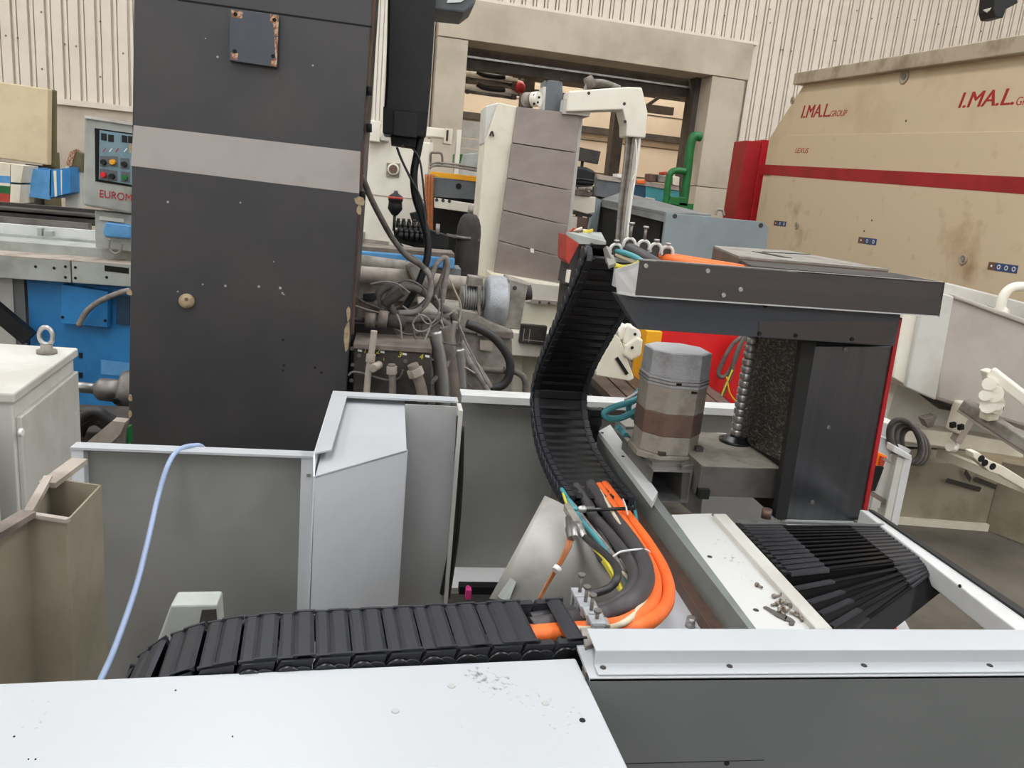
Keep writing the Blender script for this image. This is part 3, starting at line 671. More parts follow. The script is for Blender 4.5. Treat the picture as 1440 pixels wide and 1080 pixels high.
# connector block at the chain mouth (left side)
cn = thing('plug_connector', 'metal plug connectors fixed to the left side of the chain mouth', 'connector', PZ(803, 735, 1.31))
MB().prism(qz(1.325, (793,708),(801,706),(820,735),(812,742)), (0,0,-.018)).build('housing', 'castgrey', cn, bevel=.002)
a, b = PZ(812,738,1.33), PZ(822,757,1.335)
MB().lathe(a, b-a, [(0,.009),((b-a).length*.3,.011),((b-a).length*.4,.008),((b-a).length*.6,.0095),((b-a).length,.006)], 12).build('plug', 'steel', cn)
a, b = PZ(799,728,1.335), PZ(803,758,1.335)
MB().lathe(a, b-a, [(0,.006),((b-a).length*.5,.008),((b-a).length*.55,.010),((b-a).length,.007)], 12).build('plug', 'steeldark', cn)
a, b = PZ(806,735,1.34), PZ(809,756,1.34)
MB().lathe(a, b-a, [(0,.005),((b-a).length*.5,.007),((b-a).length,.006)], 12).build('plug', 'steel', cn)
# strain relief rod across the mouth
rd = thing('strain_rod', 'black rod with steel end nut across the chain mouth', 'rod', PZ(850, 717, 1.31))
MB().cyl(PZ(820,717,1.318), PZ(893,715,1.318), .0042, n=10).build('rod', 'blackgloss', rd)
MB().cyl(PZ(803,715,1.318), PZ(814,716,1.318), .005, n=10).build('nut', 'teal', rd)
MB().lathe(PZ(812,716,1.318), PZ(836,716,1.318)-PZ(812,716,1.318), [(0,.005),(.008,.0085),(.018,.0085),(.02,.0065),(.04,.006)], 12).build('nut', 'steel', rd)
MB().tube([PZ(876,702,1.325), PZ(880,712,1.325), PZ(883,724,1.31)], .002, 6).build('retainer', 'white', rd)
# clamp row at the end of the lying chain
for k, (px, py) in enumerate([(814,842),(822,856),(830,868),(838,880)]):
    c = PZ(px, py, 1.405)
    cp = thing('cable_clamp', 'steel saddle clamp %s at the end of the lying chain' % ('holding the thin black cable', 'holding the slimmer grey cable', 'holding the thickest grey cable', 'holding the orange cables')[k], 'clamp', c-V((0,0,.03)), 'saddle clamps at the lying chain')
    mb = MB()
    for s in (-1,1): mb.obox(c+V((0,s*.011,-.006)), (.009,0,0), (0,.003,0), (0,0,.016))
    mb.obox(c+V((0,0,.009)), (.011,0,0), (0,.0135,0), (0,0,.003))
    mb.build('saddle', 'cast', cp, bevel=.001)
    MB().obox(c+V((.014,0,-.002)), (.004,0,0), (0,.011,0), (0,0,.010)).build('pad', 'castgrey', cp, bevel=.001)
    h = (.030, .026, .026, .014)[k]
    s_ = MB().cyl(c+V((0,0,.008)), c+V((0,0,.008+h)), .0028, n=8).build('screw', 'steeldark', cp)
    MB().cyl(c+V((0,0,.008+h)), c+V((0,0,.012+h)), .0058, n=8).build('screw_head', 'steeldark', s_)
MB().bx(.30, .345, .93, 1.06, 1.362, 1.378).build('clamp_rail', 'steel', label='flat steel rail carrying the saddle clamps', cat='rail')
# ================================================================== carriage column with steel covers
cm = thing('machine_column', 'dark steel column with brushed front cover and red edge on the bed', 'machine', (1.13, 1.95, 1.25))
YC = 1.75
MB().prism(qy(YC, (1146,487),(1259,487),(1213,734),(1105,730)), (0,.012,0)).build('front_cover', 'brushed', cm, bevel=.002)
fc = bpy.data.objects['front_cover']
for px, py in ((1188,491), (1165,601), (1142,706)): dot('screw', PY(px, py, YC), -EY, .006, .003, 'steeldark', fc, 12)
MB().bx(1.03, 1.25, YC+.012, 2.03, 1.24, 1.80).build('body', 'blackmatte', cm)
MB().prism(qx(1.02, (1066,474),(1130,474),(1101,650),(1042,621)), (.012,0,0)).build('side_way', 'rough_black', cm)
MB().prism(qy(YC-.01, (1129,474),(1149,474),(1106,731),(1090,729)), (0,.02,0)).build('way_guard', 'blackmatte', cm)
MB().prism(qy(YC-.005, (1263,452),(1269,447),(1217,733),(1211,736)), (0,.30,0)).build('red_edge', 'red', cm)
MB().bx(1.03, 1.275, 1.60, 1.75, 1.195, 1.247).build('foot', 'lathegrey', cm)
MB().cyl(PY(1079,716,1.74), PY(1077,728,1.74), .013, n=10).build('grease_plug', 'castbrown', cm)
# top block
tb = MB().prism([V((.985,2.34,1.80)), V((1.30,2.45,1.80)), V((1.265,1.86,1.80)), V((.855,1.86,1.80))], (0,0,.094)).build('top_block', 'castbrown', cm, bevel=.002)
MB().prism([V((.985,2.34,1.893)), V((1.30,2.45,1.893)), V((1.265,1.86,1.893)), V((.855,1.86,1.893))], (0,0,.005)).build('machined_face', 'castgrey', tb)
MB().bx(1.03, 1.06, 1.98, 2.16, 1.8975, 1.8992).build('slot', 'hole', tb)
MB().prism([V((1.08,2.2,1.8975)), V((1.28,2.3,1.8975)), V((1.28,2.28,1.8975)), V((1.08,2.18,1.8975))], (0,0,.002)).build('slot', 'hole', tb)
# cross tray: upper box and lower plate
ct = thing('cross_tray', 'long brushed steel cable tray folded across the top of the column', 'cable tray', (.9, 1.75, 1.73))
YT = 1.655
A_, B_, C_, D_ = qy(YT, (900,364),(1329,397),(1321,446),(893,417))
fp = MB().prism([A_, B_, C_, D_], (0,.003,0)).build('front_face', 'brushedh', ct, bevel=.001)
MB().prism([D_, C_, C_+V((0,.19,0)), D_+V((0,.19,0))], (0,0,.003)).build('floor_plate', 'white', ct)
MB().prism([B_, C_, C_+V((0,.19,0)), B_+V((0,.19,0))], (-.003,0,0)).build('end_plate', 'brushedh', ct)
MB().prism([A_+V((.0,.19,-.02)), B_+V((0,.19,-.02)), C_+V((0,.19,0)), D_+V((0,.19,0))], (0,.003,0)).build('back_face', 'whitegrey', ct)
MB().prism([A_, B_, B_+V((0,.012,0)), A_+V((0,.012,0))], (0,0,-.003)).build('top_lip', 'steel', ct)
MB().prism([V((.855,1.852,1.884)), V((1.265,1.852,1.884)), V((1.268,1.668,1.884)), V((.80,1.668,1.884))], (0,0,.006)).build('cover_plate', 'dustdark', ct)
MB().prism([V((.855,1.845,1.884)), V((.80,1.668,1.884)), V((.80,1.668,1.84)), V((.855,1.845,1.84))], (.01,0,0)).build('cover_web', 'castbrown', ct)
# white inside of the left end
E1 = PY(866,378,1.74); E2 = PY(869,413,1.74)
MB().prism([PY(865,379,1.72), PY(900,368,1.665), PY(894,417.5,1.665), PY(868,413,1.72)], (0,.003,0)).build('end_web', 'white', ct)
lw = MB().prism(qy(1.70, (867,414),(893,416),(1267,440),(1258,487),(897,463)), (0,.045,0)).build('lower_plate', 'platedark', ct, bevel=.001)
MB().prism(qy(1.699, (1067,452),(1262,452),(1252,486),(1067,472)), (0,.002,0)).build('joint_cover', 'brushedh', lw)
for px, py in ((908,374), (995,381), (1041,407), (1017,415)): dot('screw', PY(px, py, YT), -EY, .0055, .004, 'steel', fp, 12)
for px, py in ((1076,430), (1068,469), (1119,472), (1198,477), (1143,433)): dot('screw', PY(px, py, 1.698), -EY, .005, .003, 'hole', lw, 10)
# saddle clamps on the tray
for k, (px, py) in enumerate([(866,352),(885,344),(905,347),(922,351),(938,355)]):
    c = PY(px, py, 1.84)
    lab = ('first saddle clamp over the tray, beside the upright chain', 'saddle clamp with tall bolt over the thick grey cable', 'saddle clamp with tall bolt next to the thick grey cable', 'low saddle clamp over an orange cable on the tray', 'last saddle clamp of the row on the tray over orange cable')[k]
    cp = thing('cable_clamp', lab, 'clamp', c-V((0,0,.04)), 'saddle clamps on the steel tray')
    pr = [c+V((math.cos(t)*.0145, 0, math.sin(t)*.0145)) for t in [math.radians(a) for a in range(-30, 211, 24)]]
    MB().tube(pr, .0042, 6, 1).build('saddle', 'greywhite', cp)
    MB().obox(c-V((0,-.004,.012)), (.010,0,0), (0,.004,0), (0,0,.02)).build('pad', 'dustdark', cp, bevel=.002)
    h = (.006,.034,.030,.006,.004)[k]
    s_ = MB().cyl(c+V((0,0,.014)), c+V((0,0,.014+h)), .0036, n=8).build('screw', 'steeldark', cp)
    MB().cyl(c+V((0,0,.014+h)), c+V((0,0,.019+h)), .0068, n=8).build('screw_head', 'steel', s_)
MB().bx(.52, .70, 1.83, 1.86, 1.862, 1.872).build('clamp_rail', 'steel', label='flat steel rail carrying the clamps at the cross tray', cat='rail')
cable('grey_cable', 'cablegrey', .0135, [PY(872,350,1.92), PY(884,349,1.84), PY(905,360,1.78), PY(930,375,1.74), PY(950,388,1.72)], 'thick grey cable dropping from the clamps into the steel tray')
cable('teal_cable', 'teal', .0062, [PY(862,352,1.86), PY(880,356,1.80), PY(898,364,1.74), PY(910,374,1.71)], 'teal cable entering the open end of the steel tray')
cable('yellow_cable', 'yellowg', .0062, [PY(858,364,1.86), PY(862,371,1.82), PY(875,376,1.78), PY(890,374,1.75), PY(900,368,1.73)], 'yellow cable loop in front of the open tray end')
cable('yellow_cable', 'cablecream', .0042, [PY(860,355,1.86), PY(878,363,1.81), PY(894,369,1.76), PY(905,374,1.73)], 'thin pale yellow cable above the yellow loop at the tray')
cable('orange_cable', 'orange', .0125, [PY(918,358,1.90), PY(930,362,1.86), PY(960,369,1.80), PY(1000,376,1.76), PY(1050,384,1.73), PY(1110,396,1.71)], 'orange cable lying along the steel tray nearest its lip')
cable('orange_cable', 'orange', .0125, [PY(933,359,1.92), PY(945,363,1.88), PY(985,370,1.82), PY(1030,377,1.79), PY(1090,388,1.76)], 'orange cable lying along the steel tray behind the other orange cable')
# ================================================================== servo motor on its bracket
mt = thing('servo_motor', 'tall octagonal grey cast servo motor with brown lower band', 'motor', (.77, 1.97, 1.36))
mc = V((.772, 1.965, 0)); ang = 0.0
def octa(z, hw, ch=.42):
    c = hw*.46; pts = [(hw,-c),(hw,c),(c,hw),(-c,hw),(-hw,c),(-hw,-c),(-c,-hw),(c,-hw)]
    return [mc+V((x*math.cos(ang)-y*math.sin(ang), x*math.sin(ang)+y*math.cos(ang), z)) for x, y in pts]
HW = .083
def sec(z0, z1, h0, h1, name, m, par=mt, bv=.002): return MB().loft(octa(z0, h0), octa(z1, h1)).build(name, m, par, bevel=bv)
sec(1.345, 1.362, .090, .090, 'flange', 'castwarm')
sec(1.362, 1.412, HW-.001, HW-.002, 'lower_casing', 'castwarm')
sec(1.412, 1.474, HW, HW, 'brown_band', 'castbrown')
cs = sec(1.474, 1.545, HW, HW, 'casing', 'castwarm')
rg = sec(1.545, 1.570, HW+.002, HW+.002, 'ring', 'cast')
MB().loft(octa(1.553, HW+.0035), octa(1.556, HW+.0035)).build('groove', 'steeldark', rg)
MB().loft(octa(1.562, HW+.0035), octa(1.5645, HW+.0035)).build('groove', 'steeldark', rg)
cap = sec(1.570, 1.636, HW, HW-.001, 'cap', 'cast', bv=.0015)
MB().loft(octa(1.6355, HW-.006), octa(1.638, HW-.008)).build('lid', 'whitegrey', cap)
for dx, z, par in ((-.045, 1.558, cs), (.0, 1.538, cs)):
    b_ = mc+V((dx, -HW-.001, z)); MB().obox(b_+V((.028,0,0)), (.007,0,0), (0,.0035,0), (0,0,.003)).build('slot', 'hole', par)
MB().obox(mc+V((.075,-HW*.72,1.374)), (.010,0,0), (0,.010,0), (0,0,.010)).build('bolt', 'dustdark', cs)
MB().obox(mc+V((-.035,-HW+.004,1.368)), (.009,0,0), (0,.012,0), (0,0,.004)).build('bolt', 'dustdark', cs)
# bracket below the motor
mbk = thing('motor_bracket', 'machined steel bracket with square opening carrying the servo motor', 'bracket', (.78, 1.95, 1.25))
MB().prism(qz(1.345, (876,604),(916,644),(994,646),(985,604)), (0,0,-.022)).build('top_plate', 'steeldark', mbk, bevel=.002)
MB().prism(qy(1.86, (917,650),(994,650),(992,664),(917,664)), (0,.2,0)).build('front_lip', 'steeldark', mbk)
w_ = [PY(960,655,1.84), PY(993,650,1.84), PY(986,722,1.84), PY(974,722,1.84), PY(957,708,1.84)]
MB().prism(w_, (0,.3,0)).build('web', 'steeldark', mbk, bevel=.002)
MB().prism([PZ(876,606,1.322), PZ(914,648,1.322), PZ(920,648,1.322), PZ(884,606,1.322)], (0,0,-.04)).build('left_web', 'dustdark', mbk)
# rectangular tube end
_a, _b = PY(919,661,1.83), PY(961,707,1.83)
tz0, tz1, tx0, tx1 = _b.z, _a.z, _a.x, _b.x+.012
tb_ = MB(); yq0, yq1 = 1.83, 2.1; t_ = .004
tb_.prism([V((tx0,yq0,tz0)),V((tx1,yq0,tz0)),V((tx1,yq0,tz1)),V((tx0,yq0,tz1)),V((tx0,yq0,tz1-t_)),V((tx1-t_,yq0,tz1-t_)),V((tx1-t_,yq0,tz0+t_)),V((tx0,yq0,tz0+t_))], (0,yq1-yq0,0))
tb_.build('channel', 'steel', mbk)
MB().bx(tx0+.001, tx1-.006, yq1-.02, yq1, tz0+.004, tz1-.004).build('channel_back', 'dustdark', mbk)
MB().bx(tx0-.004, tx0, yq0, yq1, tz0, tz1).build('channel_side', 'steeldark', mbk)
# nut block beside it, ball screw
nb = thing('nut_block', 'dark machined block under the ball screw beside the servo bracket', 'block', (.93, 1.93, 1.29))
MB().bx(.812, 1.035, 1.79, 2.08, 1.287, 1.37).build('body', 'steeldark', nb, bevel=.002)
MB().bx(.812, 1.03, 1.79, 2.08, 1.3695, 1.3715).build('top_face', 'castwarm', nb)
MB().bx(.812, .838, 1.775, 1.80, 1.285, 1.31).build('notch', 'hole', nb)
bs = thing('ball_screw', 'polished upright ball screw spindle with black collar', 'spindle', (.995, 2.0, 1.371))
prof = []; z = 0; L_ = 1.80-1.371
nt = 21; stp = L_/nt
for i in range(nt):
    prof += [(i*stp, .0120), (i*stp+stp*.12, .0170), (i*stp+stp*.35, .0182), (i*stp+stp*.65, .0182), (i*stp+stp*.85, .0170), (i*stp+stp*.98, .0120)]
MB().lathe((.995,2.0,1.371), EZ, prof, 20, smooth=False).build('thread', 'steel', bs)
MB().lathe((.995,2.0,1.371), EZ, [(0,.046),(.008,.046),(.009,.030),(.02,.028)], 24).build('collar', 'blackgloss', bs)
# teal cable loop to the motor
cable('teal_cable', 'teal', .0095, [PY(905,556,2.12), PY(888,565,2.12), PY(864,572,2.12), PY(850,580,2.12), PY(855,588,2.12), PY(872,588,2.12), PY(890,580,2.12), PY(905,570,2.12)], 'teal cable looped behind the servo motor', n=12)
cable('teal_cable', 'teal', .0085, [PY(900,548,2.14), PY(888,562,2.14), PY(884,575,2.14), PY(890,586,2.14), PY(902,590,2.14)], 'second loop of teal cable tied at the servo motor', n=12)
MB().tube([PY(878,562,2.11), PY(890,556,2.10), PY(902,548,2.10)], .004, 6).build('cable_tie', 'white', label='white tie strap holding the teal loop', cat='cable tie')
cable('teal_cable', 'teal', .008, [PY(868,600,2.1), PY(875,606,2.1), PY(880,612,2.08)], 'short teal hose end beside the motor bracket')
jb = MB().prism(qz(1.33, (866,588),(880,600),(912,600),(905,588)), (0,0,-.05)); jb.build('terminal_plate', 'steel', label='small bright plate beside the servo motor base', cat='plate')
# ================================================================== fan of black way cover plates
fn = thing('way_cover', 'black folding way cover with plates fanned out over the bed', 'way cover', (1.05, 1.5, 1.2))
Lp = []; Rp = []
nfl = 13
for i in range(nfl):
    t = i/(nfl-1); tt = t**1.35
    Lp.append(PZ(1040+tt*64, 738+tt*66, 1.293)); Rp.append(PZ(1240+tt*52, 739+tt*42, 1.293))
fan = [((1104,806),(1294,786),1.292,1.290),((1112,826),(1297,790),1.284,1.288),((1130,846),(1299,793),1.272,1.286),((1146,862),(1300,796),1.262,1.283),((1162,880),(1300,800),1.252,1.280),((1176,896),(1301,804),1.235,1.276)]
def lamella(L, R, dn, wd, th=.0022, ends=True, lip=.009):
    ax = (R-L).normalized(); dn = (dn-ax*dn.dot(ax)).normalized(); nn = ax.cross(dn).normalized()
    if nn.z < 0: nn = -nn
    mb = MB()
    lp_ = V((0,-1,.12)); lp_ = (lp_-ax*lp_.dot(ax)).normalized()*lip
    up_ = ax.cross(lp_).normalized(); up_ = up_ if up_.z > 0 else -up_
    q = [L, L+lp_, L+lp_-up_*.004, L+dn*.01-up_*.002, L+dn*wd, L+dn*wd+nn*th, L+dn*.012+nn*th]
    mb.prism([L, L+lp_, L+lp_-up_*th, L-up_*th], R-L)
    mb.prism([L, L+nn*th, L+dn*wd+nn*th, L+dn*wd], R-L)
    o = mb.build('plate', 'lamella', fn)
    if ends:
        for a, b in ((.015, .28), (.76, .985)):
            s = L.lerp(R, a); e = L.lerp(R, b)
            MB().prism([s+up_*.0003, s+up_*.0014, s+lp_+up_*.0014, s+lp_*1.08-up_*.003, s+lp_-up_*.004+lp_*.02], e-s).build('end_strip', 'lamella_lip', o)
    return o
for i in range(nfl):
    t = i/(nfl-1)
    lamella(Lp[i], Rp[i], V((0,-.02,-1)), .05, lip=.006+.007*t)
    s = Lp[i]; MB().obox(s+V((-.004,-.004,-.016)), (.006,0,0), (0,.006,0), (0,0,.02)).build('end_cap', 'blackmatte', fn)
for i, (a, b, za_, zb_) in enumerate(fan):
    lamella(PZ(*a, za_), PZ(*b, zb_), V((.12+.05*i,-.25-.12*i,-.8)), .05, lip=.012)
MB().bar(PZ(1038,733,1.30), PZ(1242,738,1.30), .006, .006).build('pull_bar', 'steel', fn)
MB().prism([PZ(1150,862,1.25), PZ(1290,800,1.272), PZ(1299,806,1.262), PZ(1164,896,1.225)], (0,.01,-.05)).build('end_plate', 'lamella', fn)
# lower guard seen in the gap right of the fan
lg = thing('lower_guard', 'grey sheet guard with red hose inside the open bed', 'guard', (1.1, 1.3, .9))
MB().prism(qz(1.02, (1170,850),(1255,840),(1290,905),(1150,905)), (0,0,-.02)).build('sheet', 'whitegrey', lg)
MB().tube(qz(1.05, (1246,838),(1252,858),(1258,890)), .008, 8).build('hose', 'redbright', lg)
MB().tube(qz(1.05, (1226,845),(1224,862),(1222,890)), .010, 8).build('post', 'castgrey', lg)
# ================================================================== right: cream press with red stripe
XI = 5.0
pr = thing('press_machine', 'tall beige press housing with red stripe and red lettering', 'machine', (4.9, 7.0, 0))
def xi(px, py, X=XI): return PX(px, py, X)
nearY = 3.6
zt_i = xi(1133,114).z-.02
_y0, _y1 = xi(1133,114), xi(1440,70)
zt_n = zt_i+(_y1.z-_y0.z)*(nearY-_y0.y)/(_y1.y-_y0.y)
yfar = xi(1075, 235).y; ytopf = xi(1133, 110).y
body = [V((XI, yfar, 0)), V((XI, yfar, xi(1078,195).z)), V((XI, ytopf, zt_i)), V((XI, nearY, zt_n)), V((XI, nearY, 0))]
MB().prism(body, (1.3,0,0)).build('housing', 'imal', pr, bevel=.01)
# top ledge
MB().prism([V((XI-.10, ytopf+.12, zt_i-.02)), V((XI-.10, ytopf+.12, zt_i+.12)), V((XI-.10, nearY, zt_n+.12)), V((XI-.10, nearY, zt_n-.02))], (.6,0,0)).build('top_ledge', 'imaltop', pr, bevel=.01)
# raised lower panel with rounded corner
rpn = [xi(1075,312), xi(1088,232), xi(1096,204), xi(1103,193), xi(1112,190), xi(1440,184), V((XI, nearY, xi(1440,184).z-.01)), V((XI, nearY, 0.05)), V((XI, xi(1075,312).y, .05))]
_ys = [p.y for p in rpn]; _ol = V((XI-.01, (min(_ys)+max(_ys))/2, .05))
_sl = lambda px, py, r, k: (*(PX(px, py, XI-.02)-_ol), r, k)
T['imal_panel'] = stained('imal_panel', S(216,194,162), S(150,112,74), [_sl(1352,345,.55,.34), _sl(1360,385,.4,.32), _sl(1122,330,.5,.26), _sl(1118,290,.4,.2)], .55, 5, .62, 1.15)
lp = MB().prism(rpn, (-.02,0,0)).build('lower_panel', 'imal_panel', pr, bevel=.008)
XS = XI-.022
sa, sb = xi(1068,231,XS), xi(1440,249,XS); sc_, sd = xi(1440,273,XS), xi(1068,245,XS)
def ext(a, b): t = (nearY-a.y)/(b.y-a.y); return a+(b-a)*t
MB().prism([sa, ext(sa,sb), ext(sd,sc_), sd], (-.002,0,0)).build('red_stripe', 'red', lp)
nrm = V((-1,0,0)); rgt = V((0,-1,0))
def lett(s, px, py, px1, py1, X, pxh, parent, m='redprint', shear=.18, bold=.008):
    o = PX(px, py, X-.001); tp = PX(px+4, py-pxh, X-.001); sz = (tp.z-o.z)/.70
    e = PX(px1, py1, X-.001)
    if bold > .01: text('lettering', s, o+(e-o).normalized()*sz*.05, e-o, EZ, sz, m, parent, shear, .0008, 1, 0, (e-o).length)
    return text('lettering', s, o, e-o, EZ, sz, m, parent, shear, .001, 1, 0, (e-o).length)
hb = bpy.data.objects['housing']
lett('I.MA.L.', 1126, 166, 1166, 164, XI, 18, pr, bold=.012); lett('GROUP', 1167, 164, 1190, 163, XI, 9, pr)
lett('I.MA.L.', 1347, 152, 1424, 147, XI, 22, pr, bold=.012); lett('GROUP', 1428, 148, 1472, 146, XI, 12, pr)
lett('LEXUS', 1118, 215, 1136, 215.5, XI-.02, 7.5, lp, bold=.004)
# fixing holes with bosses
def boss(px, py, X, r):
    p = PX(px, py, X); b = MB().lathe(p, nrm, [(0,r),(.012,r*.95),(.014,r*.6),(.004,r*.55)], 18).build('boss', 'imaltop', pr)
    MB().cyl(p+nrm*.002, p+nrm*.0155, r*.42, n=12).build('bore', 'castgrey', b)
for px, py, r in ((1272,108,.075), (1115,141,.05)): boss(px, py, XI, r)
for px, py, r in ((1121,317,.05), (1355,365,.05)): boss(px, py, XI-.02, r)
for px, py in ((1226,310), (1215,325), (1274,170)): dot('hole', PX(px, py, XI-.021), nrm, .012, .002, 'dustdark', lp, 8)
def sticker(px0, py0, px1, py1, nblue):
    a = PX(px0, py0, XS); b = PX(px1, py1, XS); h = abs(a.z-b.z); y0, y1 = a.y, b.y; k = nblue+1
    for i in range(k):
        ya = y0+(y1-y0)*i/k; yb_ = y0+(y1-y0)*(i+.96)/k
        s = MB().prism([V((XS,ya,b.z)), V((XS,yb_,b.z)), V((XS,yb_,a.z)), V((XS,ya,a.z))], (-.002,0,0)).build('sticker', 'stickerbrown' if i == 0 else 'stickerblue', lp)
        c = V((XS-.002,(ya+yb_)/2,(a.z+b.z)/2)); dot('pictogram', c, nrm, h*.33, .0008, 'paper' if i else 'dustdark', s, 12)
        dot('pictogram_core', c+nrm*.0009, nrm, h*.2, .0008, 'stickerblue' if i else 'paper', s, 8)
sticker(1089,310,1105,319,2); sticker(1208,333,1232,345,2); sticker(1391,368,1430,385,3)
# red post at the far end
rpst = thing('red_post', 'red steel post at the far corner of the beige press housing', 'post', xi(1060,300)*1)
pa, pb_ = PY(1049,197,10.75), PY(1080,197,10.75)
xa_, xb_ = PY(1046,250,10.75).x, PY(1073,250,10.75).x
MB().bx(xa_-.03, xb_-.09, 10.77, 11.2, 0, pa.z).build('left_face', 'red', rpst, bevel=.005)
MB().bx(xb_-.09, xb_+.02, 10.75, 11.2, 0, pb_.z).build('right_face', 'redpost', rpst, bevel=.005)
# ------------------------------------------------------------------ white machine in front of it
wm = thing('white_machine', 'white cast machine body with rounded top rim below the beige press', 'machine', (3.9, 4.4, 0))
YW = 3.95
T['castwhite'] = mat('castwhite', S(184,176,167), S(174,166,157), .5, scale=3)
bodyp = qy(YW, (1326,412),(1342,416),(1440,452),(1470,463),(1470,618),(1440,600),(1382,583),(1316,562))
MB().prism(bodyp, (0,.7,0)).build('body', 'castwhite', wm, bevel=.02)
MB().prism(qy(YW-.02, (1342,414),(1440,448),(1472,460),(1472,468),(1440,456),(1342,420)), (0,.5,0)).build('rim', 'castwhite', wm, bevel=.008)
cbx = MB().prism(qy(YW-.05, (1302,405),(1342,417),(1316,563),(1275,545)), (0,.45,0)).build('cabinet', 'greywhite', wm, bevel=.008)
MB().prism(qy(YW-.02, (1270,440),(1300,440),(1276,543),(1256,531)), (0,.3,0)).build('side_door', 'cream2', wm, bevel=.006)
dot('lock', PY(1288,476,YW-.02), -EY, .02, .02, 'castgrey', cbx, 10)
MB().prism(qy(YW+.7, (1320,395),(1342,400),(1440,425),(1465,432),(1465,490),(1330,440)), (0,.4,0)).build('rear_deck', 'greywhite', wm, bevel=.01)
MB().prism(qy(YW+.45, (1328,413),(1343,416),(1342,425),(1326,422)), (0,.1,0)).build('recess', 'castgrey', wm)
MB().tube(qy(YW+.5, (1406,440),(1410,420),(1418,408),(1432,403),(1460,404)), .03, 12).build('handle', 'cream2', wm)
MB().tube(qy(YW+.5, (1403,438),(1410,443)), .05, 10, 1).build('handle_base', 'cream2', wm)
dot('knob', PY(1387,437,YW+.62), -EY, .035, .04, 'black', wm, 12)
# legs/underframe to the floor
MB().prism(qy(YW+.3, (1262,540),(1280,545),(1320,575),(1400,590),(1465,610),(1465,640),(1235,625)), (0,.2,0)).build('lower_panel', 'greywhite', wm)
MB().prism(qy(YW+.15, (1220,596),(1300,604),(1365,612),(1440,625),(1440,645),(1365,634),(1300,626),(1213,612)), (0,.4,0)).build('cross_beam', 'cream', wm, bevel=.01)
MB().bx(3.2, 4.3, 4.9, 5.0, 0, .95).build('base', 'blackmatte', wm)

# clamp lever arm with ribbed casting
la = thing('lever_arm', 'white lever arm with ribbed casting on the white machine', 'lever', PY(1395, 560, YW-.3))
MB().bar(PY(1392,522,YW-.3), PY(1460,575,YW-.5), .05, .06).build('arm', 'cream2', la, bevel=.01)
MB().prism(qy(YW-.32, (1388,523),(1398,520),(1408,530),(1400,545),(1392,540)), (0,.06,0)).build('clevis', 'cream', la, bevel=.01)
for px, py, r in ((1391,540,.035),(1397,553,.05),(1385,556,.03),(1400,566,.045),(1389,571,.04),(1402,575,.03)):
    MB().cyl(PY(px,py,YW-.36), PY(px+2,py+2,YW-.2), r, r*.8, 10).build('lug', 'cream2', la)
MB().bar(PY(1396,545,YW-.27), PY(1390,590,YW-.27), .07, .07).build('stem', 'cream', la, bevel=.01)
MB().cyl(PY(1403,574,YW-.35), PY(1402,572,YW-.30), .03, n=10).build('knob', 'black', la)
# linkage below
lk_ = thing('slide_rail', 'grey slide rail with linkage running below the white machine body', 'rail', PY(1380, 600, YW-.1))
MB().bar(PY(1355,568,YW-.1), PY(1500,660,YW-.6), .08, .07).build('rail', 'castgrey', lk_, bevel=.01)
MB().bar(PY(1350,575,YW-.1), PY(1500,672,YW-.6), .05, .03).build('rail_edge', 'dustlight', lk_)
MB().prism(qy(YW-.05, (1350,566),(1362,566),(1368,580),(1350,612),(1338,606)), (0,.06,0)).build('link_plate', 'cream', lk_, bevel=.01)
MB().prism(qy(YW-.04, (1368,578),(1376,582),(1352,625),(1344,620)), (0,.05,0)).build('link_plate', 'dustlight', lk_)
for px, py in ((1340,597), (1351,600)): MB().bar(PY(px,py-3,YW-.06), PY(px,py+4,YW-.06), .02, .03).build('slot', 'hole', lk_)
MB().cyl(PY(1347,612,YW), PY(1343,622,YW), .015, n=8).build('bolt', 'cream', lk_)
MB().cyl(PY(1336,627,YW), PY(1343,630,YW), .035, .03, 10).build('nut', 'cream2', lk_)
MB().prism(qy(YW-.02, (1300,590),(1318,585),(1312,600),(1306,602)), (0,.06,0)).build('small_lever', 'dustbrown', lk_)
# arm low right
ar = thing('support_arm', 'cream support arm reaching out above the floor by the beige base', 'arm', PY(1400, 665, YW-.6))
MB().prism(qy(YW-.5, (1368,636),(1376,636),(1393,648),(1412,656),(1460,686),(1460,700),(1405,668),(1392,664),(1369,644)), (0,.06,0)).build('arm', 'cream', ar, bevel=.006)
for px, py in ((1380,645), (1385,651), (1396,656)): dot('hole', PY(px,py,YW-.5), -EY, .02, .004, 'hole', ar, 10)
MB().bar(PY(1452,690,YW-.48), PY(1452,690,YW-.48)+V((.02,.75,-.05)), .05, .05).build('pivot', 'cream', ar)
# beige base plates standing on the floor
bp_ = thing('base_housing', 'beige lower housing with scuff marks standing on the floor', 'housing', (4.0, 4.6, 0))
T['olivegrey'] = mat('olivegrey', S(158,148,128), S(132,122,102), .6, scale=3)
q0 = [PZ(1258,735,0), PZ(1385,745,0)]
MB().prism([q0[0], q0[1], V((q0[1].x,q0[1].y,PY(1370,652,q0[1].y).z)), V((q0[0].x,q0[0].y,PY(1290,650,q0[0].y).z))], (0,.3,0)).build('front', 'olivegrey', bp_, bevel=.005)
MB().prism([q0[1], q0[1]+V((.42,-.9,0)), q0[1]+V((.42,-.9,.62)), q0[1]+V((0,0,PY(1384,648,q0[1].y).z))], (.1,.1,0)).build('side', 'olivegrey', bp_, bevel=.005)
MB().prism([q0[0]+V((0,-.03,.0)), q0[1]+V((0,-.03,.0)), q0[1]+V((0,-.03,.05)), q0[0]+V((0,-.03,.05))], (0,.03,0)).build('skirt', 'cream', bp_)
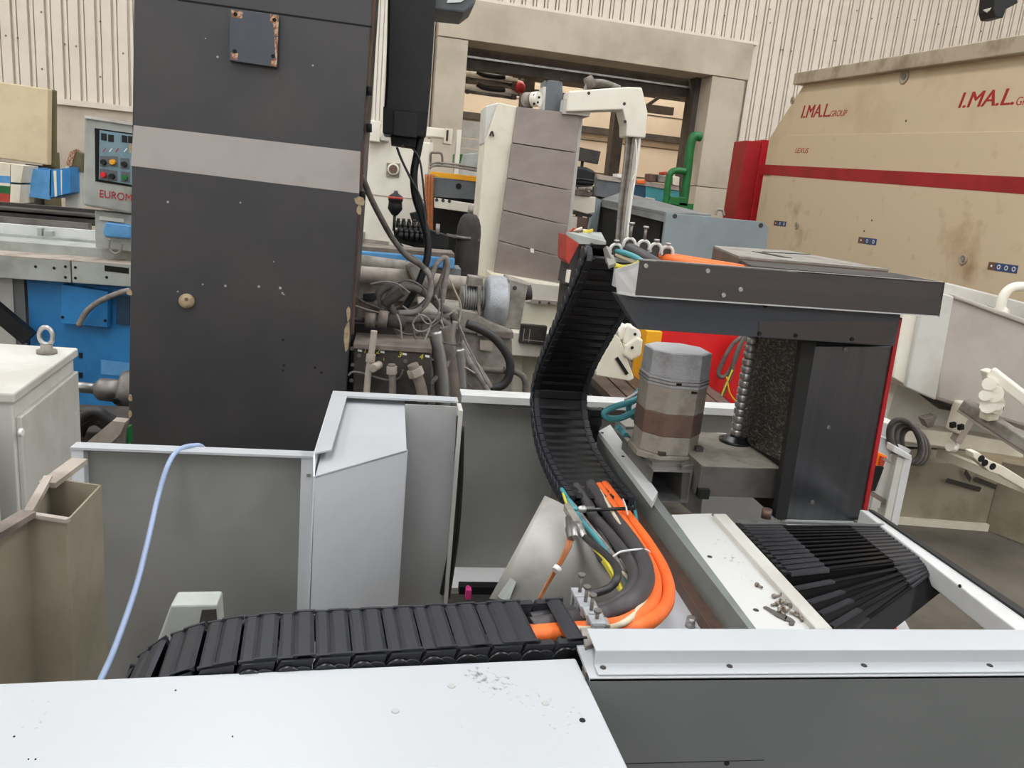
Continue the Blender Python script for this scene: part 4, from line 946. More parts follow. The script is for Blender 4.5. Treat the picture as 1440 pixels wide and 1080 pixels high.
for px, py, l in ((1355,682,.14), (1388,680,.10), (1438,705,.08), (1361,669,.03)):
    p = PY(px,py,q0[1].y-.002); MB().obox(p, (l,0,-.03), (0,.001,0), (.004,0,.016)).build('scuff', 'dustdark', bp_)
# coil of hose on its white box, orange switch
hx = thing('junction_box', 'white sheet box carrying the coiled hose beside the red edge', 'box', PY(1240, 640, 3.0))
MB().prism(qy(3.0, (1240,593),(1276,602),(1262,640),(1232,640)), (0,.15,0)).build('box', 'greywhite', hx, bevel=.004)
MB().prism(qy(2.9, (1236,612),(1282,633),(1262,665),(1226,660)), (0,.1,0)).build('cover', 'white', hx, bevel=.004)
MB().bx(PY(1245,640,2.95).x, PY(1262,640,2.95).x, 2.97, 3.1, 0, PY(1250,650,2.95).z).build('post', 'greywhite', hx)
for px, py in ((1255,600),(1251,617),(1263,604)): dot('screw', PY(px,py,2.999), -EY, .007, .003, 'steeldark', hx, 8)
hsx = thing('hose_coil', 'coil of dark brown hose hanging on the white junction box', 'hose', PY(1280, 640, 3.0))
for k in range(6):
    cx, cy_ = 1272+k*3, 620+k*1.5; rx, ry = 21-k*.6, 30-k*1.0
    MB().tube([PY(cx+rx*math.cos(t)+ry*.25*math.sin(t), cy_+ry*math.sin(t), 2.88+.012*k) for t in [2*math.pi*i/16 for i in range(16)]], .011, 8, 4, True).build('loop', 'cabledust' if k % 2 else 'dustdark', hsx)
os_ = thing('safety_switch', 'orange and black safety switch with metal key', 'switch', PY(1236, 655, 2.6))
MB().prism(qy(2.6, (1233,635),(1248,642),(1243,656),(1227,655)), (0,.05,0)).build('cap', 'orangelens', os_, bevel=.003)
MB().prism(qy(2.6, (1228,655),(1244,657),(1231,691),(1220,690)), (0,.05,0)).build('body', 'black', os_, bevel=.003)
MB().bar(PY(1242,645,2.59), PY(1255,652,2.59), .012, .01).build('key', 'castgrey', os_)
MB().prism(qy(2.59, (1240,642),(1247,644),(1242,656),(1237,654)), (0,.01,0)).build('slot_cover', 'redrust', os_)
dfm = thing('door_frame', 'white aluminium door frame leaning beside the red edge', 'frame', PY(1260, 720, 2.7))
MB().prism(qy(2.65, (1262,642),(1271,645),(1252,735),(1243,730)), (0,.04,0)).build('inner_profile', 'greywhite', dfm, bevel=.002)
MB().prism(qy(2.66, (1272,640),(1283,644),(1262,742),(1253,736)), (0,.04,0)).build('outer_profile', 'white', dfm, bevel=.002)
MB().prism(qy(2.68, (1253,640),(1264,643),(1247,705),(1230,698)), (0,.01,0)).build('pane', 'greywhite', dfm)
MB().prism(qy(2.66, (1226,690),(1250,705),(1248,711),(1223,696)), (0,.04,0)).build('bottom_bar', 'dustbrown', dfm)
MB().prism(qy(2.64, (1258,626),(1283,641),(1279,648),(1256,636)), (0,.05,0)).build('corner', 'white', dfm, bevel=.004)
MB().bx(PY(1240,720,2.67).x, PY(1262,720,2.67).x, 2.67, 2.70, 0, PY(1250,718,2.67).z).build('leg', 'greywhite', dfm)
# ================================================================== left: dark column of the large machine
YB = 3.3
dc = thing('dark_column', 'huge dark grey machine column with a pale painted band', 'machine', (-.4, 3.7, 0))
def le(y): return 188-(y)*8/620.
def re_(y): return 523-(y)*36/550.
TLp, TRp = PY(le(-150), -150, YB), PY(re_(-150), -150, YB)
BLp, BRp = PY(le(760), 760, YB), PY(re_(760), 760, YB)
def down(a, b, z): t = (z-a.z)/(b.z-a.z); return a+(b-a)*t
MB().prism([TLp, TRp, down(TRp,BRp,0), down(TLp,BLp,0)], (0,.8,0)).build('body', 'colpaint', dc, bevel=.006)
MB().prism(qy(YB-.0015, (188,176),(507,213),(505,272),(184,233)), (0,.003,0)).build('painted_band', 'colband', dc)
MB().prism(qy(YB-.001, (250,-2),(523,36.5),(523,39),(250,1)), (0,.003,0)).build('panel_joint', 'hole', dc)
cpl = MB().prism(qy(YB-.03, (323,12),(392,21),(389,95),(322,85)), (0,.031,0)).build('cover_plate', 'platedark', dc, bevel=.002)
for px, py in ((331,20),(386,28),(330,72),(384,79)): dot('bolt_hole', PY(px,py,YB-.03), -EY, .008, .0012, 'hole', cpl, 10)
for pts_ in [((325,14),(342,17),(340,26),(326,24)), ((380,20),(392,22),(391,50),(386,50),(384,34),(380,30)), ((386,52),(391,52),(389,94),(380,92),(382,84),(387,82)), ((325,74),(335,75),(334,84),(325,83))]:
    MB().prism(qy(YB-.0303, *pts_), (0,.001,0)).build('rust_patch', 'rust', cpl)
pl = MB().lathe(PY(263,423,YB), -EY, [(0,.030),(.012,.030),(.020,.022),(.022,.010)], 18).build('plug', 'chipped', dc)
dot('plug_core', PY(262,421,YB-.021), -EY, .008, .003, 'castbrown', pl, 8)
for px, py in ((399,514),(398,521),(443,517),(452,524),(398,478)): dot('hole', PY(px,py,YB), -EY, .006, .001, 'hole', dc, 8)
rd_ = random.Random(3)
for px, py, w_, h_ in ((183,208,3,14),(182,412,4,8),(183,560,3,10),(183,582,3,10),(182,618,3,14),(488,470,5,40),(490,440,4,20),(506,283,8,12),(505,295,4,14)):
    k = 7; c = PY(px, py, YB-.0012); sx_, sz_ = w_/1100*YB, h_/1100*YB
    MB().prism([c+V((math.cos(6.283*i/k)*sx_*rd_.uniform(.5,1.1), 0, math.sin(6.283*i/k)*sz_*rd_.uniform(.6,1.1)*.6)) for i in range(k)], (0,.002,0)).build('chipped_paint', 'chipped', dc)
for px, py in ((289,54),(385,368),(317,402),(394,405),(399,414),(421,428),(236,284),(250,410),(285,400),(338,285),(440,92),(306,80),(421,428),(397,412),(364,403)):
    dot('paint_fleck', PY(px,py,YB), -EY, rd_.uniform(.003,.007), .0006, 'colband', dc, 6)
MB().prism(qy(YB+.05, (523,0),(528,0),(508,280),(497,470),(490,470)), (0,.04,0)).build('edge_strip', 'castbrown', dc)
for px, py in ((519,128),(519,180),(510,275)): MB().cyl(PY(px,py-6,YB+.04), PY(px,py+6,YB+.04), .012, n=8).build('edge_bolt', 'hole', dc)
# ------------------------------------------------------------------ dark upright drive unit and its cables
du = thing('drive_unit', 'black upright drive unit hanging beside the dark column', 'drive unit', PY(575, 195, 3.95))
a_ = qy(3.9, (548,-120),(620,-120),(606,120),(599,194),(538,188),(543,110))
MB().prism(a_, (0,.28,0)).build('casing', 'black', du, bevel=.012)
MB().prism(qy(3.897, (539,150),(602,158),(599,192),(538,186)), (0,.01,0)).build('lower_cover', 'blackmatte', du)
MB().prism(qy(3.893, (554,156),(588,160),(586,194),(553,190)), (0,.006,0)).build('inspection_plate', 'black', du, bevel=.002)
MB().prism(qy(3.93, (549,190),(586,193),(584,208),(550,203)), (0,.18,0)).build('socket_block', 'blackmatte', du, bevel=.004)
MB().cyl(PY(567,194,3.95), PY(566,207,3.94), .016, .012, 10).build('cable_gland', 'steeldark', du)
MB().prism(qy(4.05, (600,-30),(675,-30),(668,6),(652,18),(606,13)), (0,.3,0)).build('mounting_arm', 'motorgrey', du, bevel=.01)
MB().prism(qy(4.04, (632,-5),(660,-5),(648,3),(628,4)), (0,.01,0)).build('label_plate', 'steel', du)
cable('drive_cable', 'black', .019, [PY(592,190,3.98), PY(587,215,3.98), PY(582,245,3.98), PY(584,275,3.98), PY(593,305,3.98), PY(601,335,3.97), PY(601,360,3.96), PY(594,385,3.95), PY(583,410,3.94), PY(568,432,3.93), PY(552,438,3.92)], 'thick black cable dropping from the black drive unit')
cable('drive_cable', 'cableblack', .006, [PY(558,207,3.95), PY(565,225,3.95), PY(577,250,3.95), PY(590,275,3.95), PY(597,300,3.95), PY(600,330,3.95)], 'thin black cable curving below the drive unit socket')
cable('drive_cable', 'cableblack', .005, [PY(580,208,3.96), PY(590,225,3.96), PY(594,250,3.96), PY(597,280,3.96), PY(600,310,3.96)], 'thin black cable right of the thick drive cable')
cable('hose', 'cabledust', .013, [PY(508,245,3.5), PY(520,275,3.55), PY(535,305,3.6), PY(552,335,3.65), PY(572,360,3.7), PY(590,372,3.75), PY(603,384,3.78), PY(607,402,3.8), PY(600,422,3.8), PY(580,436,3.8), PY(556,440,3.8), PY(538,432,3.8)], 'grey hose sagging from the edge of the dark column')
# ================================================================== blue lathe
YL = 5.0
lt = thing('lathe', 'blue lathe with long grey bed and hanging control panel', 'lathe', (-2.0, 5.3, 0))
zL = 1.37; xL0, xL1 = -3.4, -1.45
yb1 = PZ(60, 349, zL).y
MB().bx(xL0, PY(100,380,YL).x-.003, YL, YL+.02, 1.238, zL).build('front_guard', 'lathegrey', lt, bevel=.004)
fg = MB().bx(PY(100,380,YL).x+.003, xL1, YL, YL+.02, 1.238, zL).build('front_guard', 'lathegrey', lt, bevel=.004)
MB().bx(xL0, PY(100,380,YL).x-.003, YL, yb1, zL-.004, zL+.002).build('guard_top', 'dustlight', lt)
MB().bx(PY(100,380,YL).x+.003, xL1, YL, yb1, zL-.004, zL+.002).build('guard_top', 'dustlight', lt)
MB().prism(qy(YL-.002, (147,373),(181,377),(181,385),(147,381)), (0,.01,0)).build('slot', 'hole', fg)
for px, py in ((50,375),(76,377),(92,375),(92,390),(106,376),(106,391),(150,390)): dot('bolt', PY(px,py,YL), -EY, .009, .004, 'hole', fg, 8)
za1, za2 = PY(60,345,yb1).z, PY(60,332,yb1).z
MB().bx(xL0, xL1, yb1, yb1+.05, zL, za2).build('bed_side', 'lathegrey', lt, bevel=.004)
MB().bx(xL0, PY(133,330,yb1).x, yb1+.04, yb1+.10, za2-.03, PY(60,319,yb1+.04).z).build('bed_rib', 'white', lt)
MB().bx(PY(52,322,yb1).x, PY(58,322,yb1).x, yb1+.0, yb1+.04, za2, za2+.05).build('stop_block', 'lathegrey', lt)
MB().bx(PY(61,325,yb1).x, PY(73,325,yb1).x, yb1+.0, yb1+.04, za2, za2+.035).build('stop_block', 'lathegrey', lt)
yw = yb1+.25
MB().bx(xL0, PY(126,320,yw-.1).x, yw-.13, yw-.06, PY(60,320,yw-.1).z, PY(60,309,yw-.1).z).build('way', 'steeldark', lt)
MB().bx(xL0, xL1, yw, yw+.16, PY(60,312,yw).z, PY(60,296,yw).z).build('way', 'dustdark', lt, bevel=.01)
MB().bx(xL0, xL1, yw+.0, yw+.02, PY(60,303,yw).z, PY(60,300,yw).z).build('way_edge', 'steel', lt)
MB().bx(xL0, xL1, yw+.2, yw+.26, PY(60,298,yw+.2).z, PY(60,289,yw+.2).z).build('rack', 'dustdark', lt)
MB().bx(xL0+.05, xL1, YL+.25, YL+.9, .9, za2-.02).build('bed_core', 'lathegrey', lt)
bb = MB().bx(PY(38,450,YL+.1).x, -1.2, YL+.12, YL+.8, 0, 1.235).build('blue_body', 'blue', lt, bevel=.01)
Yb = YL+.05
bxb = MB().prism(qy(Yb, (86,400),(152,410),(151,461),(85,455)), (0,.08,0)).build('terminal_box', 'blue', lt, bevel=.004)
for px, py in ((88,446),(148,451)): dot('screw', PY(px,py,Yb), -EY, .01, .004, 'hole', bxb, 8)
MB().prism(qy(YL+.115, (142,506),(182,511),(182,530),(142,526)), (0,.01,0)).build('access_plate', 'blue2', lt)
MB().prism(qy(YL+.10, (164,415),(182,418),(182,458),(163,456)), (0,.05,0)).build('side_switch', 'bluedark', lt)
for y0 in (496, 524): MB().prism(qy(YL+.117, (111,y0),(116,y0),(116,y0+8),(111,y0+8)), (0,.004,0)).build('louvre', 'hole', lt)
cb2 = MB().tube(qy(YL-.02, (183,408),(165,413),(140,424),(122,438),(110,458)), .017, 8).build('conduit', 'cabledust2', lt)
# spindle with chuck, shaft
sp = thing('chuck_arbor', 'worn steel chuck with sleeve and shaft in front of the blue body', 'chuck', PY(150, 560, 4.4))
Ys = 4.45
ax0, ax1 = PY(108,544,Ys), PY(190,552,Ys); axd = (ax1-ax0)
MB().cyl(ax0-axd*.5, ax0+axd*.38, .030, n=18).build('shaft', 'steel', sp)
MB().lathe(ax0+axd*.33, axd, [(0,.045),(.02,.062),(.14,.066),(.145,.058)], 22).build('sleeve', 'steeldark', sp)
ck = MB().lathe(ax0+axd*.75, axd, [(0,.06),(.01,.115),(.03,.118),(.3,.118)], 26).build('chuck_body', 'steeldark', sp)
MB().cyl(ax0+axd*.80+V((0,-.10,-.02)), ax0+axd*.80+V((0,-.125,-.025)), .017, n=10).build('key_socket', 'hole', ck)
MB().bx(ax1.x-.02, ax1.x+.12, Ys-.08, Ys+.4, 0, ax1.z-.05).build('bearing_stand', 'dustdark', sp)
# control panel on its stand
pc = thing('control_panel', 'grey green control panel box with push buttons over the lathe', 'control panel', PY(150, 300, 4.95))
Yc = 5.06
MB().prism(qy(Yc, (121,163),(190,174),(184,301),(116,289),(118,166)), (0,.22,0)).build('housing', 'lathegrey', pc, bevel=.015)
MB().prism(qy(Yc-.012, (119,162),(190,173),(190,177),(119,166)), (0,.2,0)).build('top_rim', 'greywhite', pc)
face = MB().prism(qy(Yc-.003, (133,180),(190,188),(186,263),(134,255)), (0,.004,0)).build('recess_frame', 'hole', pc)
ff = MB().prism(qy(Yc-.005, (140,183),(190,190),(186,260),(139,252)), (0,.004,0)).build('face_plate', 'glasspanel', pc)
for (x_, y_) in ((142,187),(152,189),(171,190),(180,191)):
    MB().prism(qy(Yc-.007, (x_,y_),(x_+8,y_+1),(x_+8,y_+11),(x_,y_+10)), (0,.003,0)).build('display', 'black', ff)
for k_, x_ in enumerate((144,153,162,174)):
    MB().prism(qy(Yc-.0065, (x_,213),(x_+4,208),(x_+5,209),(x_+1,214)), (0,.002,0)).build('scale_mark', 'redrust' if k_ % 2 == 0 else 'paper', ff)
for px, py, m_ in ((146,228,'black'),(159,228,'yellow'),(175,231,'black'),(146,246,'redbright'),(158,248,'black'),(176,250,'green')):
    MB().prism(qy(Yc-.0065, (px-6,py-9),(px+7,py-8),(px+7,py+7),(px-6,py+6)), (0,.002,0)).build('button_plate', 'motorgrey', ff)
    dot('button', PY(px,py,Yc-.006), -EY, .017, .022, m_, ff, 12)
text('lettering', 'EUROM', PY(140,277,Yc-.002), (PY(182,283,Yc)-PY(140,277,Yc)), EZ, .062, 'redprint', pc, 0, .001, 1.0, .0, (PY(186,284,Yc)-PY(141,277,Yc)).length)
MB().prism(qy(Yc+.06, (133,296),(184,302),(184,354),(134,348)), (0,.14,0)).build('stand', 'lathegrey', pc, bevel=.006)
MB().prism(qy(Yc+.04, (140,304),(174,308),(174,313),(140,309)), (0,.03,0)).build('sliding_bar', 'greywhite', pc)
MB().prism(qy(Yc+.02, (148,312),(184,317),(184,336),(146,333),(144,326)), (0,.06,0)).build('cable_box', 'blue2', pc, bevel=.01)
MB().tube(qy(Yc, (154,336),(154,350),(162,357),(170,352),(172,342)), .007, 8).build('wire', 'cabledust2', pc)
# pale pillar and black strut left of the blue body
wp_ = thing('pale_pillar', 'pale grey cabinet pillar left of the blue lathe body', 'cabinet', PY(15, 470, 5.25))
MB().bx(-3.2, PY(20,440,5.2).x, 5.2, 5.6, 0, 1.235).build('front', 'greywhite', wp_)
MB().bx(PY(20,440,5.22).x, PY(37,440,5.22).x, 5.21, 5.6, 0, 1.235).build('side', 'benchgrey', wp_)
MB().bar(PY(-20,424,5.0), PY(42,476,5.0), .06, .09).build('strut', 'black', label='black diagonal strut in front of the pale pillar', cat='strut')
# ------------------------------------------------------------------ far left: beige cabinet, bins
bc = thing('beige_cabinet', 'beige cabinet with olive side on a dark frame by the wall', 'cabinet', (-5.4, 9.3, 0))
MB().prism(qy(9.0, (-40,109),(67,125),(66,232),(-40,217)), (0,.12,0)).build('front', 'beige', bc, bevel=.01)
MB().prism(qy(9.13, (60,124),(79,127),(79,236),(60,234)), (0,.03,0)).build('side', 'olive', bc, bevel=.01)
xz = PY(72,240,9.2).x; zz_ = PY(30,224,9.0).z
MB().bx(xz-.06, xz+.05, 9.15, 9.3, 0, zz_+.1).build('leg', 'olive', bc)
MB().bx(xz-1.3, xz-.1, 9.05, 9.45, 1.2, zz_-.05).build('mechanism', 'dustdark', bc, bevel=.02)
MB().bx(xz-1.3, xz+.05, 9.05, 9.5, 0, 1.2).build('base_frame', 'dustdark', bc)
ben = thing('storage_bench', 'low wooden bench carrying the blue bins', 'bench', (-5, 8.0, 0))
zbn = PY(60,283,7.9).z
for k in range(4): MB().bx(-6.4, -4.0, 7.75+k*.17, 7.88+k*.17, zbn-.03, zbn).build('plank', 'wood', ben)
MB().bx(-6.4, -4.0, 7.8, 8.4, zbn-.12, zbn-.03).build('bearer', 'dustbrown', ben)
for xx_ in (-6.3, -5.2, -4.15): MB().bx(xx_, xx_+.12, 7.8, 8.35, 0, zbn-.12).build('leg', 'dustdark', ben)
def bin_(name, lab, pxs, d, m, Y=7.9):
    t = thing(name, lab, 'bin', PY(pxs[2][0]-10, pxs[2][1], Y))
    P_ = qy(Y, *pxs)
    MB().prism(P_, (0,.02,0)).build('front', m, t)
    MB().prism([p+V((0,d,0)) for p in P_], (0,.02,0)).build('back', m, t)
    for i_, j_, n_ in ((1,2,'side'),(3,0,'side'),(2,3,'floor')):
        MB().prism([P_[i_], P_[j_], P_[j_]+V((0,d,0)), P_[i_]+V((0,d,0))], (0.008,0,.008)).build(n_, m, t)
    return t
b1_ = bin_('storage_bin', 'blue sheet metal bin with folded front beside the pale crate', ((33,236),(69,240),(68,279),(30,273)), .5, 'blue2')
b2_ = bin_('storage_bin', 'narrow blue bin standing at the bench end', ((71,239),(97,236),(98,272),(70,279)), .45, 'blue')
for pxs in (((75,240),(79,240),(80,276),(77,277)), ((85,239),(87,239),(87,274),(86,274))):
    MB().prism(qy(7.895, *pxs), (0,.006,0)).build('scratch', 'cream', b2_)
MB().prism(qy(7.885, (28,270),(70,276),(70,281),(28,275)), (0,.03,0)).build('rim', 'blue2', b1_)
cr = thing('banded_crate', 'pale speckled crate with blue green and orange bands', 'crate', PY(15, 285, 7.75))
for ys, m_ in (((230,248),'cream'),((248,258),'blue2'),((258,262),'cream2'),((262,273),'green'),((273,286),'redrust')):
    MB().prism(qy(7.7, (-30,ys[0]-4),(14,ys[0]),(14,ys[1]),(-30,ys[1]-4)), (0,.3,0)).build('band', m_, cr)
MB().prism(qy(7.7, (15,231),(33,233),(29,257),(15,256)), (0,.3,0)).build('flap', 'cream', cr)
MB().prism(qy(7.7, (15,259),(29,260),(27,286),(14,286)), (0,.3,0)).build('flap', 'cream', cr)
rb_ = thing('rusty_bracket', 'rusty angled steel bracket standing on the bench behind the control panel', 'bracket', PY(107, 240, 8.1))
MB().prism(qy(8.1, (104,211),(115,216),(115,242),(97,235)), (0,.12,0)).build('plate', 'olive', rb_)
MB().prism(qy(8.08, (99,213),(106,210),(100,234),(92,232)), (0,.1,0)).build('web', 'rust', rb_)
MB().prism(qy(8.12, (92,234),(114,240),(114,zbn and 300),(92,296)), (0,.1,0)).build('foot', 'greywhite', rb_)
# ------------------------------------------------------------------ near left: grey cabinet, hopper
XC = PZ(20,553,1.36).x
zc1 = 1.36
yn = PZ(20,553,1.36).y; yfr = PZ(110,489,1.36).y
CA, CB = PZ(20,553,1.36), PZ(110,489,1.36)
def cpoly(i, z): return [V((CA.x-i, CA.y+i, z)), V((CB.x-i, CB.y-i, z)), V((CB.x-1, CB.y-i, z)), V((CA.x-1, CA.y+i, z))]
gc = thing('electrical_cabinet', 'light grey electrical cabinet with lifting eye on its lid', 'cabinet', (XC-.4, (yn+yfr)/2, 0))
MB().prism(cpoly(.012, 0), (0,0,zc1-.03)).build('body', 'greywhite', gc, bevel=.004)
MB().prism(cpoly(0, zc1-.03), (0,0,.03)).build('lid', 'greywhite', gc, bevel=.006)
_d1, _d2 = CA.lerp(CB,.05), CA.lerp(CB,.96)
dr = MB().prism([V((_d1.x-.012,_d1.y,.1)), V((_d2.x-.012,_d2.y,.1)), V((_d2.x-.012,_d2.y,zc1-.075)), V((_d1.x-.012,_d1.y,zc1-.075))], (.016,0,0)).build('door', 'greywhite', gc, bevel=.004)
dot('hinge', PX(28,608,XC+.004), EX, .012, .008, 'paper', dr, 8)
dot('hinge', V((_d2.x,_d2.y-.05,1.15)), EX, .012, .008, 'paper', dr, 8)
pe = PZ(66,497,zc1)
MB().lathe(pe, EZ, [(0,.03),(.012,.03),(.014,.018),(.03,.018)], 12).build('eye_base', 'castgrey', gc)
MB().tube([pe+V((math.cos(t)*.02, 0, .058+math.sin(t)*.028)) for t in [2*math.pi*i/12 for i in range(12)]], .0075, 8, 3, True).build('lifting_eye', 'steel', gc)
fc2 = thing('front_cabinet', 'narrow grey frame cabinet in front of the light grey cabinet', 'cabinet', (-1.2, 1.8, 0))
q_ = PZ(16,559,1.34)
MB().bx(q_.x-.6, q_.x, q_.y-.24, q_.y-.11, 0, 1.34).build('body', 'castgrey', fc2, bevel=.004)
MB().bx(q_.x-.02, q_.x+.004, q_.y-.25, q_.y-.105, 0, 1.335).build('edge', 'greywhite', fc2, bevel=.003)
ho = thing('sheet_hopper', 'worn beige sheet metal hopper beside the grey cabinet', 'hopper', (-.7, 1.6, 0))
zh = 1.31
h1, h2, h3, h4 = qz(zh, (38,725),(95,733),(143,682),(67,671))
h0 = PZ(-20,752,zh)
def sheet_down(a, b, zb, m, name, off=(0,.004,0), dx=0):
    return MB().prism([a, b, V((b.x+dx,b.y,zb)), V((a.x+dx,a.y,zb))], off).build(name, m, ho)
sheet_down(h1, h2, .4, 'chute', 'front_sheet'); sheet_down(h2, h3, .4, 'chute', 'side_sheet', (-.004,0,0)); sheet_down(h4, h3, .4, 'chute', 'back_sheet', (0,-.004,0)); sheet_down(h0, h1, .4, 'chute', 'corner_sheet')
sheet_down(h1, h4, .4, 'chute', 'inner_sheet', (.004,0,0))
MB().bar(PZ(-10,752,1.318), PZ(40,722,1.318), .03, .012).build('rim_bar', 'dustbrown', ho)
MB().bar(PZ(66,682,1.315), PZ(112,648,1.315), .035, .012).build('dusty_ledge', 'dustlight', ho)
MB().bar(PZ(40,722,1.318), PZ(68,672,1.318), .016, .012).build('rim_bar', 'dustlight', ho)
MB().bar(PZ(38,723,1.313), PZ(96,732,1.313), .012, .008).build('rim_bar', 'dustlight', ho)
# clutter between cabinet and dark column
for k, pts_ in enumerate([((112,590),(125,580),(140,580),(155,590),(166,596)), ((110,600),(125,588),(145,586),(160,598)), ((112,612),(120,596),(135,592),(148,600),(155,612)), ((115,580),(135,577),(150,584),(160,590))]):
    MB().tube(qy(3.6+.05*k, *pts_), .022, 8).build('hose', 'cableblack', label=('black hose lying highest in the heap by the chuck', 'black hose second in the heap by the chuck', 'black hose curving round the bottom of the heap by the chuck', 'black hose bent over the heap near the dark column')[k], cat='hose', group='black hoses by the chuck')
MB().bx(-2.0, PY(160,620,3.75).x, 3.75, 4.2, 0, PY(140,608,3.75).z).build('tool_chest', 'dustdark', label='dark chest under the black hoses by the chuck', cat='chest', bevel=.01)
ab = thing('steel_angle', 'pale dusty steel angle leaning between cabinet and dark column', 'steel angle', PY(145, 630, 3.0))
MB().prism(qy(3.0, (122,622),(158,592),(176,594),(168,612),(138,640)), (0,.05,0)).build('leg', 'dustlight', ab)
MB().prism(qy(3.02, (158,593),(176,595),(172,640),(150,640)), (0,.05,0)).build('flange', 'dustbrown', ab)
MB().bx(PY(150,640,3.02).x, PY(170,640,3.02).x, 3.02, 3.07, 0, PY(160,630,3.02).z).build('foot', 'dustbrown', ab)
MB().prism(qy(3.05, (172,604),(180,602),(181,625),(170,624)), (0,.05,0)).build('rag', 'green', label='green and white rag beside the dusty steel angle', cat='rag')
# ================================================================== middle: heap of hoses, hydraulic block, blower
hb_ = thing('hydraulic_block', 'black hydraulic valve block numbered in yellow beside the dark column', 'valve block', PY(550, 540, 3.35))
YH = 3.35
MB().prism(qy(YH, (497,486),(607,496),(606,560),(496,560)), (0,.22,0)).build('block', 'dustdark', hb_, bevel=.006)
zt_ = PY(550,491,YH).z
MB().bx(PY(497,488,YH).x, PY(607,495,YH).x, YH-.01, YH+.26, zt_-.004, zt_+.014).build('dusty_top', 'dustbrown', hb_)
MB().bx(PY(505,488,YH).x, PY(607,495,YH).x, YH+.02, YH+.2, 0, zt_-.2).build('stand', 'dustdark', hb_)
for s_, px, py in (('1', 510,496), ('2', 528,497), ('3', 559,502), ('4', 589,505)):
    text('numeral', s_, PY(px,py,YH-.001), EX, EZ, .035, 'yellowpaint', hb_, .2, .0005)
text('numeral', '1', PY(538,507,YH-.001), EX, EZ, .02, 'yellowpaint', hb_)
for px, py in ((506,493),(538,495),(569,498),(601,501)):
    MB().prism(qy(YH-.002, (px-3,py-2),(px+3,py-1),(px+3,py+2),(px-3,py+1)), (0,.003,0)).build('tag', 'paper', hb_)
for px, py in ((496,513),(495,490),(494,535),(505,500),(570,508)): dot('bolt', PY(px,py,YH), -EY, .01, .004, 'steeldark', hb_, 8)
# fittings on it
def fitting(lab, pts_, r, m, Y, cap=None):
    t = thing('pipe_fitting', lab, 'pipe fitting', PY(*pts_[-1], Y), 'pipe fittings on the hydraulic block')
    MB().tube(qy(Y, *pts_), r, 10).build('pipe', m, t)
    a, b = PY(*pts_[cap or 1], Y), PY(*pts_[0], Y); d = (b-a).normalized()
    MB().cyl(a-d*.012, a+d*.022, r*1.45, n=6, smooth=False).build('nut', 'dustlight', t)
    return t
fitting('bent pale pipe fitting crossing the hydraulic block top', ((526,465),(524,485),(521,505),(519,516),(517,535),(515,560)), .014, 'dustlight', YH-.05, 2)
fitting('short elbow fitting under the numeral two', ((551,512),(551,522),(552,540),(552,560)), .016, 'dustbrown', YH-.05)
fitting('thick sleeve pipe under the numeral four', ((580,512),(585,525),(592,545),(595,565)), .024, 'dustbrown', YH-.06)
MB().cyl(PY(524,518,YH-.09), PY(533,513,YH-.03), .018, n=10).build('ball_valve', 'dustlight', label='dusty ball valve on the bent pale pipe', cat='valve')
cable('block_wire', 'cabledust', .005, qy(YH-.04, (490,528),(497,523),(515,526),(530,531),(548,535),(562,531),(567,520)), 'thin wire looping across the hydraulic block')
# lying cylinder beam and blue beam behind
bbm = thing('blue_beam', 'long blue painted beam lying behind the hose heap', 'beam', PY(550, 365, 5.2))
MB().bx(PY(480,360,5.2).x, PY(640,360,5.2).x, 5.2, 5.45, PY(550,372,5.2).z, PY(550,356,5.2).z).build('face', 'blue2', bbm, bevel=.01)
MB().bx(PY(480,350,5.2).x, PY(640,350,5.2).x, 5.21, 5.5, PY(550,357,5.2).z, PY(550,350,5.2).z).build('dusty_top', 'dustbrown', bbm)
MB().bx(PY(480,370,5.2).x, PY(650,370,5.2).x, 5.25, 5.5, 0, PY(550,372,5.2).z).build('support', 'benchgrey', bbm)
rm = thing('steel_ram', 'long pale steel ram cylinder lying in front of the blue beam', 'cylinder', PY(580, 385, 4.6))
MB().cyl(PY(470,384,4.6), PY(578,392,4.6), .052, n=18).build('rod', 'dustlight', rm)
MB().cyl(PY(500,369,4.75), PY(570,378,4.75), .05, n=18).build('barrel', 'castgrey', rm)
MB().cyl(PY(578,392,4.6), PY(680,402,4.6), .046, n=18).build('rod', 'dustlight', rm)
MB().prism(qy(4.52, (568,372),(585,366),(598,385),(612,405),(600,412),(580,395)), (0,.12,0)).build('wrapped_joint', 'castgrey', rm, bevel=.02)
MB().bx(PY(470,400,4.7).x, PY(720,400,4.7).x, 4.68, 4.9, PY(600,425,4.7).z, PY(600,398,4.7).z).build('bearer', 'dustlight', rm)
MB().bx(PY(490,400,4.7).x, PY(710,400,4.7).x, 4.72, 4.9, 0, PY(600,425,4.7).z).build('support', 'dustbrown', rm)
